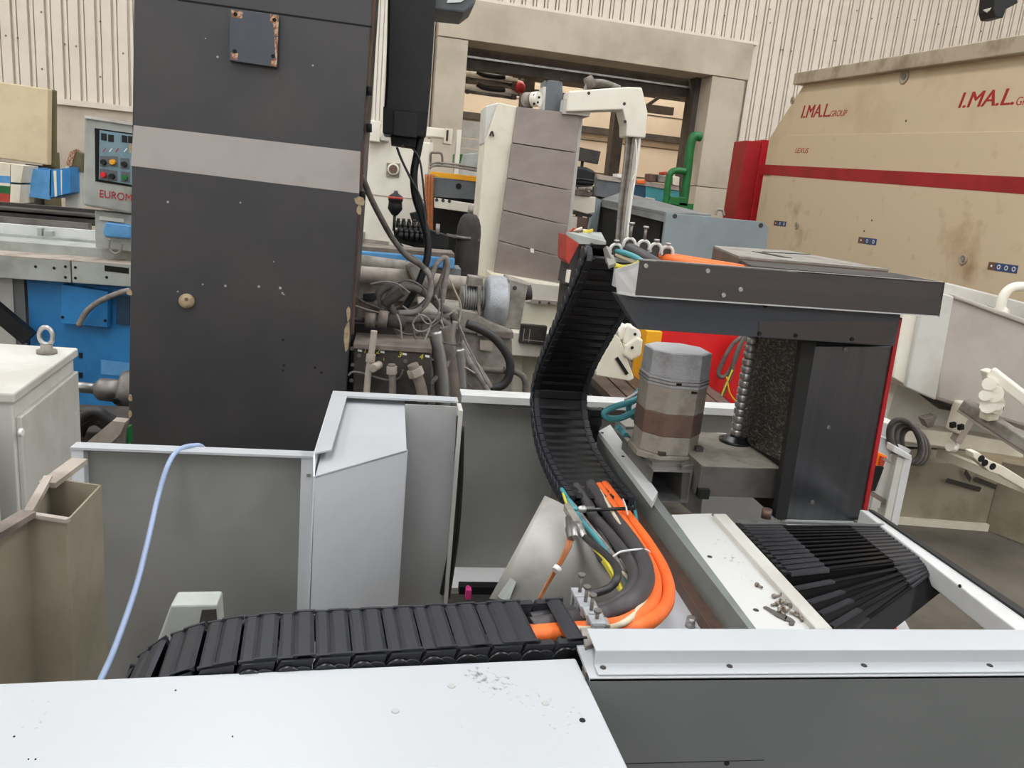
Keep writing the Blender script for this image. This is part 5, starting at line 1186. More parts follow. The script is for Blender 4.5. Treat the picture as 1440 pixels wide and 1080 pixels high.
# grey machine base under the heap
gb = thing('power_pack', 'dusty grey hydraulic power pack under the blower', 'power pack', PY(680, 540, 4.0))
YG = 3.95
MB().prism(qy(YG, (590,436),(672,444),(720,465),(722,580),(600,580)), (0,.5,0)).build('tank', 'castgrey', gb, bevel=.01)
MB().prism(qy(YG-.02, (645,436),(672,440),(671,470),(645,466)), (0,.06,0)).build('box', 'castgrey', gb, bevel=.004)
MB().prism(qy(YG-.02, (675,478),(693,480),(692,494),(675,492)), (0,.02,0)).build('nameplate', 'dustlight', gb)
MB().prism(qy(YG-.03, (672,465),(722,468),(722,476),(671,472)), (0,.3,0)).build('ledge', 'dustbrown', gb)
MB().bx(PY(600,560,YG).x, PY(720,560,YG).x, YG+.02, YG+.45, 0, PY(660,575,YG).z).build('foot', 'dustbrown', gb)
MB().tube(qy(YG-.03, (655,516),(685,520),(715,522)), .016, 8).build('pipe', 'dustbrown', gb)
# blower: motor, wheel, gearbox plate
bw_ = thing('blower', 'dusty grey electric blower with finned motor and wide wheel housing', 'blower', PY(690, 470, 4.0))
Yw = 4.05
mA, mB = PY(647,418,Yw), PY(684,420,Yw); md = mB-mA
mo = MB().cyl(mA, mB, .058, n=20).build('motor', 'castwarm', bw_)
for k in range(9):
    a = mA+md*(.1+.09*k); MB().cyl(a, a+md*.03, .068, n=20).build('fin', 'cast', mo)
MB().prism(qy(Yw-.06, (659,388),(680,391),(678,405),(657,402)), (0,.09,0)).build('terminal_box', 'castgrey', bw_, bevel=.005)
wA, wB = PY(680,423,Yw+.02), PY(711,426,Yw+.02)
MB().lathe(wA, wB-wA, [(0,.09),(.004,.125),(.02,.138),((wB-wA).length-.02,.138),((wB-wA).length,.13)], 30).build('wheel_housing', 'cast', bw_)
MB().prism(qy(Yw-.05, (716,392),(743,400),(731,464),(709,462)), (0,.22,0)).build('gear_plate', 'castgrey', bw_, bevel=.006)
MB().cyl(PY(737,412,Yw+.1), PY(747,411,Yw+.1), .04, n=14).build('shaft_end', 'dustdark', bw_)
MB().prism(qy(Yw-.02, (684,445),(712,448),(710,466),(686,464)), (0,.16,0)).build('foot', 'dustbrown', bw_)
MB().tube(qy(Yw-.06, (674,402),(673,420),(674,440),(673,462)), .010, 8).build('conduit', 'cabledust2', bw_)
dot('hole', PY(724,405,Yw-.05), -EY, .012, .004, 'dustdark', bw_, 8)
# hoses and cables of the heap
heap = [
 ('hose','cabledust',.020,((536,440),(530,425),(535,410),(550,402),(570,402),(590,408),(608,420),(620,432),(632,440),(640,452),(640,475),(636,500)),3.75,'grey hose ringed round the heap and running down its right side'),
 ('hose','cabledust2',.014,((560,440),(585,438),(600,425),(606,405),(604,388),(598,378)),3.7,'pale hose rising through the heap towards the drive cable'),
 ('hose','cabledust',.016,((540,430),(548,415),(562,405),(580,405),(592,410)),3.72,'short dark hose inside the ring of the heap'),
 ('hose','cabledust',.016,((545,440),(565,447),(590,450),(610,452),(632,444)),3.72,'hose lying low across the middle of the heap'),
 ('hose','cabledust2',.013,((640,452),(636,475),(638,495),(628,515),(615,530),(598,542)),3.6,'pale hose sweeping down to the sleeve pipe'),
 ('hose','cabledust2',.013,((648,480),(660,500),(675,520),(690,545)),3.65,'pale hose slanting right down the front of the heap'),
 ('hose','cabledust2',.015,((650,492),(664,515),(678,535),(690,560)),3.62,'second pale hose slanting right below the first'),
 ('hose','cableblack',.022,((656,455),(680,465),(700,480),(716,505),(716,528),(706,542),(690,546)),3.7,'thick black hose arching right of the heap'),
 ('hose','cabledust',.016,((708,520),(728,524),(738,535),(738,560)),3.75,'brown hose elbow right of the black arch'),
 ('hose','dustdark',.022,((540,428),(555,418),(566,410)),3.62,'dark stub of hose with blunt end in the heap'),
 ('hose','cabledust',.012,((628,360),(625,380),(618,400),(612,420)),3.72,'thin hose rising out of the heap beside the drive cable'),
 ('hose','cabledust2',.012,((606,392),(614,372),(626,362),(630,375),(626,400),(622,425)),3.71,'pale hose arching high over the heap beside the drive cable'),
 ('hose','cabledust',.018,((548,428),(556,442),(576,450),(600,447),(622,452),(636,465)),3.7,'dark hose curling under the ring of the heap'),
 ('hose','cabledust',.012,((572,358),(588,368),(600,382)),3.74,'thin hose bent over the top of the heap'),
]
for nm, m_, r_, pts_, Y_, lab in heap:
    cable(nm, m_, r_, qy(Y_, *pts_), lab, None, 10)
for pts_, r_, lab, m_ in [(((612,465),(618,500),(622,530),(624,575)), .040, 'wide shiny duct pipe standing left in the bundle', 'steel'), (((628,460),(634,500),(640,540),(642,580)), .034, 'dusty duct pipe standing in the middle of the bundle', 'dustbrown'), (((645,490),(648,520),(650,580)), .030, 'shiny corrugated duct pipe standing right in the bundle', 'steel')]:
    cable('duct_pipe', m_, r_, qy(3.62, *pts_), lab, None, 14)
wires = [((558,442),(563,455),(565,478)), ((582,462),(583,472),(588,482)), ((604,462),(600,472),(596,482)), ((580,455),(590,443),(602,448),(606,458),(596,466),(584,464),(580,455)), ((618,400),(622,430),(618,450),(606,460)), ((632,390),(640,410),(648,430),(645,455)), ((645,455),(655,480),(670,510),(685,540)), ((600,470),(620,480),(640,485),(648,478),(645,460)), ((606,505),(625,512),(650,515),(668,525)), ((539,443),(540,455)), ((626,515),(640,525),(670,550)), ((620,450),(628,470),(640,484)), ((588,440),(600,455),(612,450),(618,430),(612,415)), ((500,415),(512,425),(530,432),(548,440)), ((500,430),(515,435),(535,440))]
wires += [((520,400),(540,396),(560,400),(576,412)), ((560,398),(575,394),(592,402),(600,416),(594,432)), ((610,470),(600,500),(604,530),(616,552)), ((640,460),(652,470),(650,490),(640,505)), ((612,548),(640,556),(670,562)), ((566,430),(590,446),(620,448),(640,436)), ((550,458),(572,470),(600,466),(622,476)), ((602,380),(612,372),(624,366),(630,380),(626,400))]
for k, pts_ in enumerate(wires):
    MB().tube(qy(3.52+.01*k, *pts_), .0045, 6).build('wire', ('cabledust2','cabledust','dustlight')[k % 3], label='thin dusty wire tangled in the hose heap', cat='wire', group='wires in the hose heap')
# elbows and fittings left of the heap
el = thing('hose_coupling', 'dark hydraulic coupling beside the dark column', 'coupling', PY(530, 452, 3.6))
MB().cyl(PY(513,450,3.55), PY(528,451,3.55), .034, n=14).build('elbow', 'dustbrown', el)
MB().cyl(PY(532,448,3.55), PY(545,450,3.55), .040, n=12).build('nut', 'dustbrown', el)
MB().cyl(PY(545,450,3.55), PY(570,456,3.55), .030, n=14).build('sleeve', 'dustdark', el)
MB().cyl(PY(490,449,3.55), PY(513,450,3.55), .012, n=10).build('pipe', 'dustdark', el)
sv = thing('solenoid_valve', 'dark solenoid valve with plug beside the dark column', 'valve', PY(520, 420, 3.7))
MB().prism(qy(3.65, (510,413),(527,412),(530,420),(526,424),(511,422)), (0,.06,0)).build('plug', 'black', sv, bevel=.004)
MB().prism(qy(3.66, (512,424),(530,426),(530,436),(512,434)), (0,.1,0)).build('body', 'dustbrown', sv, bevel=.004)
MB().prism(qy(3.72, (494,455),(550,458),(560,475),(600,480),(606,560),(494,560)), (0,.1,0)).build('rear_manifold', 'dustdark', label='dark dusty manifold behind the numbered block', cat='manifold')
MB().bx(PY(530,470,3.75).x, PY(720,470,3.75).x, 3.72, 3.94, 0, .62).build('heap_pallet', 'dustbrown', label='dusty pallet box under the hose heap', cat='pallet')
# ================================================================== steel telescopic cover machine
YS = 7.0
tm = thing('telescopic_machine', 'cream machining column with five steel telescopic cover plates', 'machine', (1.25, 7.4, 0))
segs = [(.0, 1), ]
lft = lambda t: (727+(697-727)*t, 150+(370-150)*t); rgt_ = lambda t: (816+(790-816)*t, 160+(397-160)*t)
ts = [0.0, .235, .46, .665, .86, 1.10]
for i in range(5):
    a, b = ts[i], ts[i+1]-.006
    P4 = [PY(*lft(a), YS-.03*i), PY(*rgt_(a), YS-.03*i), PY(*rgt_(b), YS-.03*i), PY(*lft(b), YS-.03*i)]
    pl_ = MB().prism(P4, (0,.06,0)).build('cover_plate', 'telescop', tm, bevel=.003)
MB().prism(qy(YS-.152, (746,349),(751,350),(751,356),(746,355)), (0,.002,0)).build('sticker', 'paper', tm)
MB().prism(qy(YS+.02, (701,144),(728,150),(698,375),(690,395),(666,385),(682,200)), (0,.5,0)).build('side_casing', 'cream', tm, bevel=.01)
MB().prism(qy(YS+.06, (683,149),(701,144),(694,200),(680,202)), (0,.4,0)).build('corner_casing', 'greywhite', tm, bevel=.01)
MB().prism(qy(YS+.06, (681,203),(696,201),(678,385),(668,384)), (0,.4,0)).build('corner_casing', 'cream2', tm, bevel=.01)
MB().tube(qy(YS-.0, (689,191),(692,185),(694,192)), .008, 6).build('hook', 'dustdark', tm)
MB().bx(PY(700,260,YS).x, PY(812,260,YS).x, YS+.07, YS+.7, 1.2, PY(770,155,YS).z).build('column_core', 'greywhite', tm)
bs_ = MB().prism(qy(YS-.3, (690,385),(793,402),(785,432),(790,480),(735,500),(735,560),(820,560),(820,590),(690,590)), (0,.6,0)).build('base', 'cream', tm, bevel=.01)
MB().prism(qy(YS-.32, (741,397),(789,403),(786,428),(738,424)), (0,.1,0)).build('apron', 'cream2', tm)
ss_ = MB().prism(qy(YS-.34, (747,421),(789,424),(789,429),(746,427)), (0,.03,0)).build('guide_strip', 'dustlight', tm)
for px, py in ((759,425),(772,426),(785,427)): dot('bolt', PY(px,py,YS-.34), -EY, .012, .006, 'dustdark', ss_, 8)
MB().bx(.6, 1.65, YS-.25, YS+.6, 0, 1.15).build('pedestal', 'cream', tm)
wn = MB().prism(qy(YS-.5, (733,456),(770,459),(766,486),(730,482)), (0,.06,0)).build('control_window', 'dustdark', tm, bevel=.006)
for pxs in (((737,462),(738,462),(736,480),(735,480)), ((745,463),(746,463),(744,481),(743,481)), ((737,477),(764,480),(764,481),(737,478))):
    MB().prism(qy(YS-.502, *pxs), (0,.003,0)).build('chalk_line', 'dustlight', wn)
MB().prism(qy(YS-.45, (722,467),(790,470),(787,505),(718,500)), (0,.2,0)).build('base_front', 'cream2', tm, bevel=.01)
# servo on top and arm
zto = PY(775,155,YS).z
MB().prism(qy(YS+.1, (767,112),(791,114),(793,158),(766,155)), (0,.25,0)).build('servo_motor', 'motorgrey', tm, bevel=.01)
for px, py in ((769,113),(789,114)): MB().cyl(PY(px,py,YS+.1), PY(px,py-3,YS+.1), .014, n=8).build('eyelet', 'black', tm)
MB().prism(qy(YS+.1, (764,122),(768,122),(766,154),(763,154)), (0,.2,0)).build('motor_flange', 'greywhite', tm)
MB().cyl(PY(738,140,YS+.15), PY(748,140,YS+.1), .06, n=14).build('pulley', 'castgrey', tm)
wh = MB().cyl(PY(749,140,YS+.08), PY(758,139,YS+.04), .062, n=20).build('encoder_wheel', 'cream2', tm)
for px, py in ((751,134),(756,144),(751,146),(758,137)): dot('hole', PY(px,py,YS+.02), -EY, .011, .012, 'hole', wh, 8)
MB().prism(qy(YS+.05, (791,145),(797,146),(796,157),(790,156)), (0,.1,0)).build('bracket', 'black', tm)
arm_ = MB().prism(qy(YS-.1, (800,128),(884,122),(903,123),(911,158),(908,194),(881,192),(881,176),(876,154),(797,157)), (0,.24,0)).build('arm', 'cream2', tm, bevel=.012)
for px, py in ((828,131),(878,146),(879,171)): dot('screw', PY(px,py,YS-.1), -EY, .014, .008, 'dustdark', arm_, 8)
MB().bx(PY(800,140,YS).x-.05, PY(830,140,YS).x, YS-.05, YS+.3, zto-.02, zto+.1).build('arm_foot', 'greywhite', tm)
for k in range(4):
    MB().tube(qy(YS+.04*k, (822,127),(829,116+k*2),(845,114+k*2),(860,118+k),(872,123)), .016, 8).build('hose', 'castgrey', tm)
MB().cyl(PY(824,118,YS), PY(834,113,YS), .05, n=10).build('hose_clamp', 'dustbrown', tm)
for k in range(7):
    o = k*3.0
    MB().tube(qy(YS-.06+.03*(k % 3), (882+o*1.0,192),(877+o*.95,240),(871+o*.85,290),(866+o*.8,350),(861+o*.75,410)), .0125, 6).build('hanging_cable', 'paper' if k > 3 else 'castgrey', tm)
MB().tube(qy(YS-.08, (894,196),(895,225),(893,245),(889,253)), .008, 6).build('thin_cable', 'cream2', tm)
# ================================================================== white machine with round vent, yellow beam, gas bottle
YV = 8.6
vm = thing('vented_machine', 'white machine cabinet with a square round-holed vent behind the drive cables', 'machine', (-.1, 9, 0))
MB().bx(PY(490,270,YV).x, PY(600,270,YV).x, YV, YV+1.0, 0, PY(550,195,YV).z).build('cabinet', 'cream2', vm, bevel=.01)
MB().prism(qy(YV-.004, (512,272),(600,281),(600,282.5),(512,273.5)), (0,.01,0)).build('door_gap', 'dustlight', vm)
vt = MB().prism(qy(YV-.02, (544,229),(563,230),(561,249),(543,248)), (0,.03,0)).build('vent_plate', 'castgrey', vm)
MB().lathe(PY(553,238,YV-.02), -EY, [(0,.062),(.02,.060),(.022,.048)], 20).build('vent_ring', 'cream', vt)
dot('vent_hole', PY(553,238,YV-.041), -EY, .048, .003, 'castbrown', vt, 18)
MB().bx(PY(521,80,YV-.1).x, PY(541,80,YV-.1).x, YV-.1, YV+.1, PY(530,175,YV-.1).z, PY(530,-80,YV-.1).z).build('mast', 'cream2', vm)
for px in (526, 531, 537): MB().bx(PY(px,80,YV-.105).x, PY(px+1.3,80,YV-.105).x, YV-.107, YV-.1, PY(530,170,YV-.1).z, PY(530,-80,YV-.1).z).build('mast_slot', 'dustlight', vm)
MB().prism(qy(YV-.15, (519,168),(535,171),(534,200),(517,198)), (0,.3,0)).build('slider_box', 'cream2', vm, bevel=.01)
MB().prism(qy(YV-.1, (537,187),(549,190),(547,199),(535,197)), (0,.2,0)).build('sensor_box', 'greywhite', vm, bevel=.005)
MB().prism(qy(YV-.03, (508,335),(547,340),(547,347),(508,345)), (0,.1,0)).build('sill', 'dustlight', vm)
MB().bx(PY(508,332,YV).x, PY(513,332,YV).x, YV-.06, YV, PY(511,340,YV).z, PY(511,326,YV).z).build('bracket', 'castgrey', vm)
# white gantry arm
ga = thing('gantry_arm', 'white gantry arm with square end block left of the cream machine', 'machine arm', PY(640, 250, 9.3))
MB().prism(qy(9.2, (598,178),(626,181),(626,194),(598,191)), (0,.3,0)).build('beam', 'cream2', ga, bevel=.01)
MB().prism(qy(9.15, (626,180),(637,181),(635,203),(624,201)), (0,.3,0)).build('end_block', 'cream', ga)
MB().prism(qy(9.14, (628,183),(631,183),(630,198),(627,198)), (0,.02,0)).build('recess', 'dustdark', ga)
MB().bx(PY(639,240,9.2).x, PY(645,240,9.2).x, 9.2, 9.35, 0, PY(642,182,9.2).z).build('post', 'cream2', ga)
MB().bx(PY(598,280,9.2).x, PY(604,280,9.2).x, 9.2, 9.35, 0, PY(602,200,9.2).z).build('post', 'cream2', ga)
MB().tube(qy(9.1, (606,232),(606,216),(612,215),(621,217),(622,234)), .012, 6).build('rail_hoop', 'dustbrown', ga)
# yellow beam platform
yp = thing('yellow_platform', 'platform edge with yellow beam and grey handrails', 'platform', PY(645, 300, 8.2))
YY = 8.0
MB().prism(qy(YY, (606,241),(690,250),(690,258),(606,248)), (0,.12,0)).build('yellow_beam', 'yellow', yp, bevel=.004)
for o in (0, 4): MB().tube(qy(YY, (604,233+o),(612,229+o),(640,231+o),(670,236+o),(692,239+o)), .012, 6).build('handrail', 'castgrey', yp)
MB().prism(qy(YY+.01, (606,249),(686,257),(686,282),(606,276)), (0,.1,0)).build('dark_panel', 'motorgrey', yp)
dot('hole', PY(645,262,YY+.01), -EY, .03, .01, 'hole', yp, 12)
for px in (600, 604, 608): MB().tube(qy(YY-.05, (px,245),(px-1,290),(px-2,345)), .018, 6).build('pipe', 'cablebrown', yp)
MB().prism(qy(YY-.06, (611,278),(668,287),(668,300),(611,292)), (0,.1,0)).build('white_bar', 'cream2', yp, bevel=.005)
for px, py in ((614,281),(623,282),(632,283)): dot('bolt', PY(px,py,YY-.06), -EY, .018, .01, 'dustdark', yp, 8)
MB().prism(qy(YY+.2, (606,276),(690,282),(690,360),(606,360)), (0,.1,0)).build('back_panel', 'blackmatte', yp)
MB().prism(qy(YY+.35, (645,248),(668,250),(667,300),(650,300)), (0,.1,0)).build('inner_post', 'greywhite', yp)
MB().bx(PY(608,350,YY+.1).x, PY(690,350,YY+.1).x, YY+.3, YY+.5, 0, PY(640,282,YY+.2).z).build('support', 'dustdark', yp)
lt_ = thing('light_machine', 'pale grey green machine hood behind the yellow beam', 'machine', PY(660, 235, 9.8))
MB().prism(qy(9.7, (651,217),(690,212),(690,236),(646,234)), (0,.4,0)).build('hood', 'lathegrey', lt_, bevel=.01)
MB().prism(qy(9.72, (640,216),(651,217),(648,235),(639,233)), (0,.4,0)).build('green_side', 'green', lt_)
MB().bx(PY(640,240,9.7).x, PY(690,240,9.7).x, 9.72, 10.1, 0, PY(665,236,9.7).z).build('base', 'greywhite', lt_)
# gas bottle
gbn = thing('gas_bottle', 'dark grey steel accumulator bottle with neck', 'gas bottle', PY(655, 380, 6.4))
c0 = PY(657, 375, 6.4); top_ = PY(661, 289, 6.4)
hgt = top_.z-c0.z+.3; b0 = V(((c0.x+top_.x)/2, 6.4, c0.z-.3))
MB().lathe(V((b0.x, b0.y, 0)), EZ, [(0,.098),(b0.z+hgt*.72,.098),(b0.z+hgt*.80,.092),(b0.z+hgt*.87,.075),(b0.z+hgt*.91,.05),(b0.z+hgt*.92,.022)], 24).build('bottle', 'dustdark', gbn)
MB().cyl(V((b0.x,b0.y,b0.z+hgt*.915)), V((b0.x,b0.y,b0.z+hgt)), .022, n=12).build('neck', 'castgrey', gbn)
MB().cyl(PY(655,334,6.4)+V((0,0,-.012)), PY(655,334,6.4)+V((0,0,.012)), .103, n=24).build('strap', 'steeldark', gbn)
MB().bar(PY(675,338,6.35), PY(628,330,6.35), .03, .02).build('strap_arm', 'steeldark', gbn)
# valve manifold with accumulator bulb
vmf = thing('valve_manifold', 'black valve manifold with rows of fittings below the drive unit', 'valve manifold', PY(590, 335, 6.2))
Yv = 6.2
MB().prism(qy(Yv, (553,325),(600,322),(630,332),(631,350),(590,350),(556,340)), (0,.2,0)).build('block', 'blackmatte', vmf, bevel=.005)
for j in range(3):
    for i in range(6):
        p = PY(560+i*7.5+j*2, 313+i*.6+j*8, Yv-.02*j); c_ = MB().cyl(p-V((0,0,.04)), p+V((0,0,.014)), .019, n=8).build('fitting', 'black', vmf)
        MB().cyl(p+V((0,0,.014)), p+V((0,0,.034)), .013, n=8).build('fitting_cap', 'dustdark', c_)
MB().prism(qy(Yv+.02, (576,300),(594,296),(600,310),(580,313)), (0,.1,0)).build('coil', 'black', vmf, bevel=.005)
MB().cyl(PY(615,330,Yv), PY(616,315,Yv), .016, n=10).build('gauge_stem', 'castgrey', vmf)
MB().prism(qy(Yv+.05, (545,350),(632,358),(632,370),(545,362)), (0,.3,0)).build('shelf', 'dustdark', vmf)
MB().bx(PY(548,365,Yv).x, PY(628,365,Yv).x, Yv+.07, Yv+.3, 0, PY(600,362,Yv).z).build('support', 'dustdark', vmf)
for a, b in (((560,340),(572,352)),((585,348),(575,360)),((605,345),(612,356)),((630,345),(622,358))):
    MB().bar(PY(*a,Yv-.03), PY(*b,Yv-.03), .012, .012).build('rod', 'black', vmf)
ac = thing('accumulator', 'small black accumulator bulb with orange collar', 'accumulator', PY(556, 300, 6.1))
bt = PY(555,303,6.15); tp_ = PY(557,269,6.15); hh = tp_.z-bt.z
MB().lathe(bt, EZ, [(0,.02),(hh*.18,.045),(hh*.28,.056),(hh*.45,.052),(hh*.58,.050),(hh*.62,.056),(hh*.80,.052),(hh*.92,.02),(hh,.012)], 20).build('bulb', 'black', ac)
MB().lathe(bt+V((0,0,hh*.68)), EZ, [(0,.0565),(hh*.1,.0545)], 20).build('collar', 'redrust', ac)
MB().cyl(bt+V((0,0,hh*.93)), bt+V((0,0,hh*1.03)), .014, n=10).build('cap', 'castbrown', ac)
MB().cyl(V((bt.x,bt.y,PY(556,325,6.15).z)), bt+V((0,0,.01)), .012, n=8).build('stem', 'black', ac)
# ================================================================== bench with end plate, chair, monitor, far bench, green pipe
YBn = 6.6
bn = thing('grey_bench', 'grey steel bench with tall blue grey end plate', 'bench', (2.4, 6.9, 0))
ep = MB().prism(qy(YBn, (937,299),(1074,312),(1081,320),(1078,352),(1074,372),(928,372)), (0,.04,0)).build('end_plate', 'benchplate', bn, bevel=.004)
for px, py in ((949,304),(1070,317)): dot('hole', PY(px,py,YBn), -EY, .022, .004, 'dustdark', ep, 10)
MB().bx(PY(930,365,YBn).x, PY(1078,365,YBn).x, YBn, YBn+.04, 0, PY(1000,368,YBn).z).build('lower_plate', 'benchplate', bn)
MB().prism([PY(846,280,8.3), PY(936,298,YBn+.05), PY(1000,302,YBn+.05), PY(875,270,8.6)], (0,0,-.025)).build('top', 'benchgrey', bn)
MB().prism([PY(844,281,8.3), PY(937,300,YBn+.05), PY(933,312,YBn+.05), PY(844,290,8.3)], (.02,.02,0)).build('apron', 'benchgrey', bn)
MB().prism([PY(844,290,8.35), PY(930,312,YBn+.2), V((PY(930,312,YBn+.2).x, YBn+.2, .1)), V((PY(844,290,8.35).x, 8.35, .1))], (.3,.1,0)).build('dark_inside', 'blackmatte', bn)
MB().prism(qy(8.25, (838,278),(846,281),(838,330),(827,330)), (0,.1,0)).build('back_leg', 'benchplate', bn)
hd = MB().tube(qy(YBn-.02, (1006,302),(1009,295),(1016,296),(1018,303)), .012, 6).build('handle', 'castgrey', bn)
mn = thing('monitor', 'dark flat monitor on a thin stand behind the steel covers', 'monitor', PY(825, 240, 9.2))
MB().prism(qy(9.2, (806,205),(845,213),(841,231),(803,224)), (0,.05,0)).build('screen', 'dustdark', mn, bevel=.006)
MB().cyl(PY(819,227,9.23), V((PY(819,236,9.23).x, 9.23, 1.1)), .018, n=8).build('stand', 'black', mn)
MB().bx(PY(808,250,9.2).x, PY(838,250,9.2).x, 9.1, 9.6, 0, 1.1).build('desk', 'dustdark', mn)
chx = thing('office_chair', 'dark blue grey office chair behind the steel covers', 'chair', PY(822, 262, 8.9))
MB().prism(qy(8.9, (800,233),(825,235),(838,241),(836,262),(800,260)), (0,.08,0)).build('backrest', 'black', chx, bevel=.03)
MB().prism(qy(8.75, (806,259),(836,263),(834,268),(804,264)), (0,.4,0)).build('seat', 'black', chx, bevel=.01)
MB().tube(qy(8.7, (808,258),(810,252),(824,253),(835,255)), .014, 6).build('armrest', 'black', chx)
MB().cyl(PY(820,266,8.9), V((PY(820,266,8.9).x, 8.9, .06)), .03, n=8).build('post', 'black', chx)
MB().bx(PY(806,270,8.9).x, PY(834,270,8.9).x, 8.7, 9.1, 0, .07).build('base', 'black', chx)
# cream device in front of the steel machine's right side
cd_ = thing('drill_unit', 'cream multi spindle head on a dusty cabinet right of the steel covers', 'machine', PY(818, 310, 7.8))
MB().prism(qy(7.6, (802,274),(815,276),(838,277),(836,299),(826,301),(801,294)), (0,.3,0)).build('head', 'cream2', cd_, bevel=.008)
MB().prism(qy(7.58, (803,264),(822,266),(834,272),(830,277),(802,274)), (0,.25,0)).build('cap', 'dustbrown', cd_, bevel=.01)
for px in (806, 818, 828): MB().cyl(PY(px,268,7.6), PY(px,263,7.6), .035, n=10).build('spindle_cap', 'dustlight', cd_)
MB().prism(qy(7.62, (802,296),(834,302),(830,306),(800,300)), (0,.25,0)).build('joint', 'dustdark', cd_)
MB().prism(qy(7.55, (799,304),(812,305),(810,325),(797,322)), (0,.3,0)).build('door', 'cream2', cd_)
MB().prism(qy(7.6, (812,305),(826,307),(824,326),(810,325)), (0,.3,0)).build('side', 'castbrown', cd_)
MB().bx(PY(800,330,7.6).x, PY(826,330,7.6).x, 7.6, 7.9, 0, PY(812,325,7.6).z).build('pedestal', 'dustdark', cd_)
# red machine with parts tray left of the upright chain
rmx = thing('red_machine', 'red machine casing with a parts tray behind the upright chain', 'machine', PY(820, 360, 6.2))
MB().prism(qy(6.0, (796,330),(815,343),(800,372),(795,366)), (0,.3,0)).build('red_side', 'redrust', rmx, bevel=.006)
MB().prism(qy(6.02, (815,343),(848,344),(838,400),(795,400),(800,372)), (0,.3,0)).build('dark_front', 'dustdark', rmx)
MB().prism(qy(5.99, (818,346),(833,348),(828,370),(815,368)), (0,.02,0)).build('sign', 'castbrown', rmx)
MB().prism(qy(5.98, (798,380),(803,380),(800,398),(796,397)), (0,.04,0)).build('white_bar', 'cream2', rmx)
MB().prism([PY(796,330,6.0), PY(815,343,6.0), PY(852,344,6.0), PY(845,330,6.5)], (0,0,.02)).build('tray', 'lathegrey', rmx)
MB().bx(PY(798,400,6.1).x, PY(845,400,6.1).x, 6.05, 6.4, 0, PY(820,385,6.1).z).build('base', 'dustdark', rmx)
rdm = random.Random(11)
for k in range(12):
    px, py = 802+rdm.random()*42, 323+rdm.random()*14; p = PY(px, py, 6.1+rdm.random()*.3); m_ = ('green','yellowg','castbrown','teal','redrust','cream')[k % 6]
    e_ = V((rdm.uniform(.02,.05), 0, rdm.uniform(-.01,.02)))
    MB().obox(p, e_, (0,.02,0), (0,0,.012)).build('loose_part', m_, label='small %s machine part lying on the tray of the red machine' % ('green','yellow','brown','teal','rust red','cream')[k % 6], cat='part', group='loose parts on the red machine tray', bevel=.004)
# far workbench with clutter
fb = thing('far_workbench', 'blue workbench with pale top inside the doorway', 'workbench', PY(900, 285, 11.5))
MB().prism(qy(11.4, (840,245),(955,262),(955,268),(840,252)), (0,.7,0)).build('top', 'dustlight', fb)
MB().prism(qy(11.42, (886,258),(908,260),(908,285),(886,280)), (0,.1,0)).build('door', 'bluedark', fb)
MB().prism(qy(11.42, (908,260),(955,267),(955,295),(908,286)), (0,.1,0)).build('door', 'teal', fb)
MB().prism(qy(11.42, (838,250),(886,257),(886,285),(838,275)), (0,.1,0)).build('grey_front', 'motorgrey', fb)
MB().bx(PY(840,280,11.5).x, PY(955,280,11.5).x, 11.5, 12.0, 0, PY(900,268,11.5).z).build('body', 'dustdark', fb)
for k, (pxs, m_, lab) in enumerate([(((896,253),(908,253),(908,259),(896,258)), 'orange', 'orange tool on the far workbench'), (((914,244),(923,245),(922,256),(913,255)), 'castbrown', 'brown box upright on the far workbench'), (((925,245),(945,249),(945,258),(926,256)), 'castgrey', 'grey box lying on the far workbench'), (((868,244),(877,246),(876,251),(868,250)), 'paper', 'white bundle on the far workbench'), (((890,251),(895,251),(895,257),(889,256)), 'redrust', 'small red case on the far workbench'), (((908,277),(921,279),(921,284),(908,282)), 'greywhite', 'pale carton below the far workbench top'), (((946,247),(956,249),(955,262),(946,260)), 'cream', 'tall pale carton at the end of the far workbench'), (((934,242),(938,241),(940,246),(934,246)), 'redrust', 'small red ball shaped part on the grey box')]):
    MB().prism(qy(11.38, *pxs), (0,.25,0)).build('workbench_box', m_, label=lab, cat='box', bevel=.01)
gp = thing('green_pipe', 'green painted pipe frame standing by the right door post', 'pipe frame', PY(965, 290, 10.6))
MB().tube(qy(10.6, (986,193),(976,192),(971,205),(967,240),(961,290),(956,330)), .06, 12).build('upright', 'green', gp)
MB().tube(qy(10.55, (964,241),(950,240),(943,244),(940,254),(936,290)), .045, 12).build('bend', 'green', gp)
MB().prism(qy(10.5, (944,276),(966,278),(968,291),(940,287)), (0,.3,0)).build('foot', 'green', gp, bevel=.01)
MB().bx(PY(950,300,10.6).x, PY(970,300,10.6).x, 10.5, 10.8, 0, PY(955,285,10.5).z).build('leg', 'green', gp)
# ================================================================== between chain and trough: T-slot table, cream bracket, yellow block, red panel
YTs = 4.6
ttb = thing('slotted_table', 'brown T-slot table with parallel slots behind the servo motor', 'table', PY(910, 560, 4.6))
zT = PY(870,540,YTs).z
tq = [PZ(820,520,zT), PZ(905,468,zT), PZ(1000,480,zT), PZ(1060,600,zT), PZ(900,600,zT)]
a0, a1 = PZ(828,528,zT), PZ(930,628,zT); b0_, b1_2 = PZ(905,468,zT), PZ(1070,600,zT)
for k in range(8):
    f0, f1 = k/8+.008, (k+1)/8-.008
    A0, A1 = a0.lerp(b0_, f0), a0.lerp(b0_, f1); B0, B1 = a1.lerp(b1_2, f0), a1.lerp(b1_2, f1)
    MB().prism([A0, A1, B1, B0], (0,0,-.08)).build('slat', 'tslot', ttb)
MB().prism([a0, b0_, b1_2, a1], (0,0,-.05)).build('under_plate', 'hole', ttb).location.z -= .045
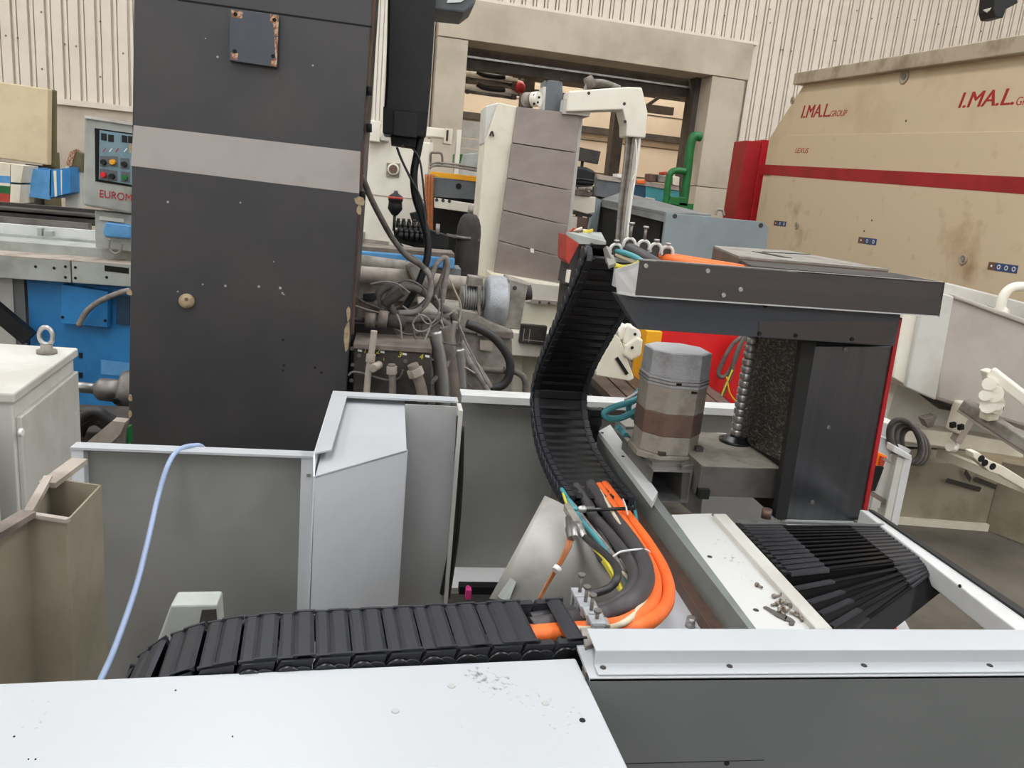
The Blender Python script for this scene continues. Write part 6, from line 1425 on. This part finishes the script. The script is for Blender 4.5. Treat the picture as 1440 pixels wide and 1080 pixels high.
MB().prism([a0+V((.1,-.1,-.1)), b0_+V((-.1,-.1,-.1)), b1_2+V((-.1,.1,-.1)), a1+V((.1,.1,-.1))], (0,0,-(zT-.1))).build('base', 'dustbrown', ttb)
cbk = thing('cream_bracket', 'cream cast bracket with slotted lever on the slotted table', 'bracket', PY(870, 530, 4.5))
MB().prism(qy(4.5, (838,520),(866,470),(872,476),(892,532),(886,536),(838,528)), (0,.05,0)).build('lever', 'cream', cbk, bevel=.006)
MB().bar(PY(867,503,4.495), PY(882,526,4.495), .012, .02).build('slot', 'hole', cbk)
MB().prism(qy(4.55, (868,466),(878,456),(886,460),(884,474),(872,480)), (0,.12,0)).build('knuckle', 'cream2', cbk, bevel=.015)
MB().prism(qy(4.5, (886,458),(897,460),(903,470),(900,482),(884,490),(878,484)), (0,.12,0)).build('cam', 'cream2', cbk, bevel=.015)
MB().prism(qy(4.48, (880,486),(896,474),(905,478),(902,500),(888,508),(876,500)), (0,.12,0)).build('jaw', 'cream', cbk, bevel=.012)
for px, py in ((889,489),(893,470)): dot('bolt', PY(px,py,4.478), -EY, .010, .006, 'hole', cbk, 8)
MB().bx(PY(908,480,4.7).x, PY(930,480,4.7).x, 4.7, 4.9, zT, PY(919,466,4.7).z).build('yellow_block', 'yellow', label='yellow block beside the red sheet panel', cat='block', bevel=.004)
rpx = thing('red_machine_cover', 'large bright red sheet panel under the steel tray', 'panel', PY(1000, 560, 4.9))
MB().prism(qy(4.9, (925,440),(1085,440),(1060,600),(1015,555),(925,500)), (0,.05,0)).build('sheet', 'redbright', rpx, bevel=.004)
MB().prism([PY(985,532,4.88), PY(1010,555,4.86), PY(1035,600,4.8), PY(975,600,4.8)], (0,.03,0)).build('lower_block', 'dustdark', rpx)
MB().bx(PY(930,560,4.95).x, PY(1060,560,4.95).x, 4.95, 5.2, zT, PY(1000,520,4.95).z).build('base', 'dustdark', rpx)
cable('grey_cable', 'cabledust', .014, qy(4.8, (1045,472),(1030,485),(1018,505),(1010,525),(1018,530),(1030,515),(1038,495),(1044,478)), 'grey cable loop hanging over the red panel')
cable('grey_cable', 'cabledust', .014, qy(4.78, (1048,472),(1036,495),(1028,525),(1018,550),(1008,575)), 'grey cable strands running down the red panel')
cable('yellow_cable', 'yellowg', .006, qy(4.76, (1030,520),(1018,548),(1008,575)), 'thin yellow wire beside the grey strands on the red panel')
cable('yellow_cable', 'yellow', .006, qy(4.76, (1022,530),(1026,552),(1036,566)), 'thin orange yellow wire curling at the foot of the red panel')
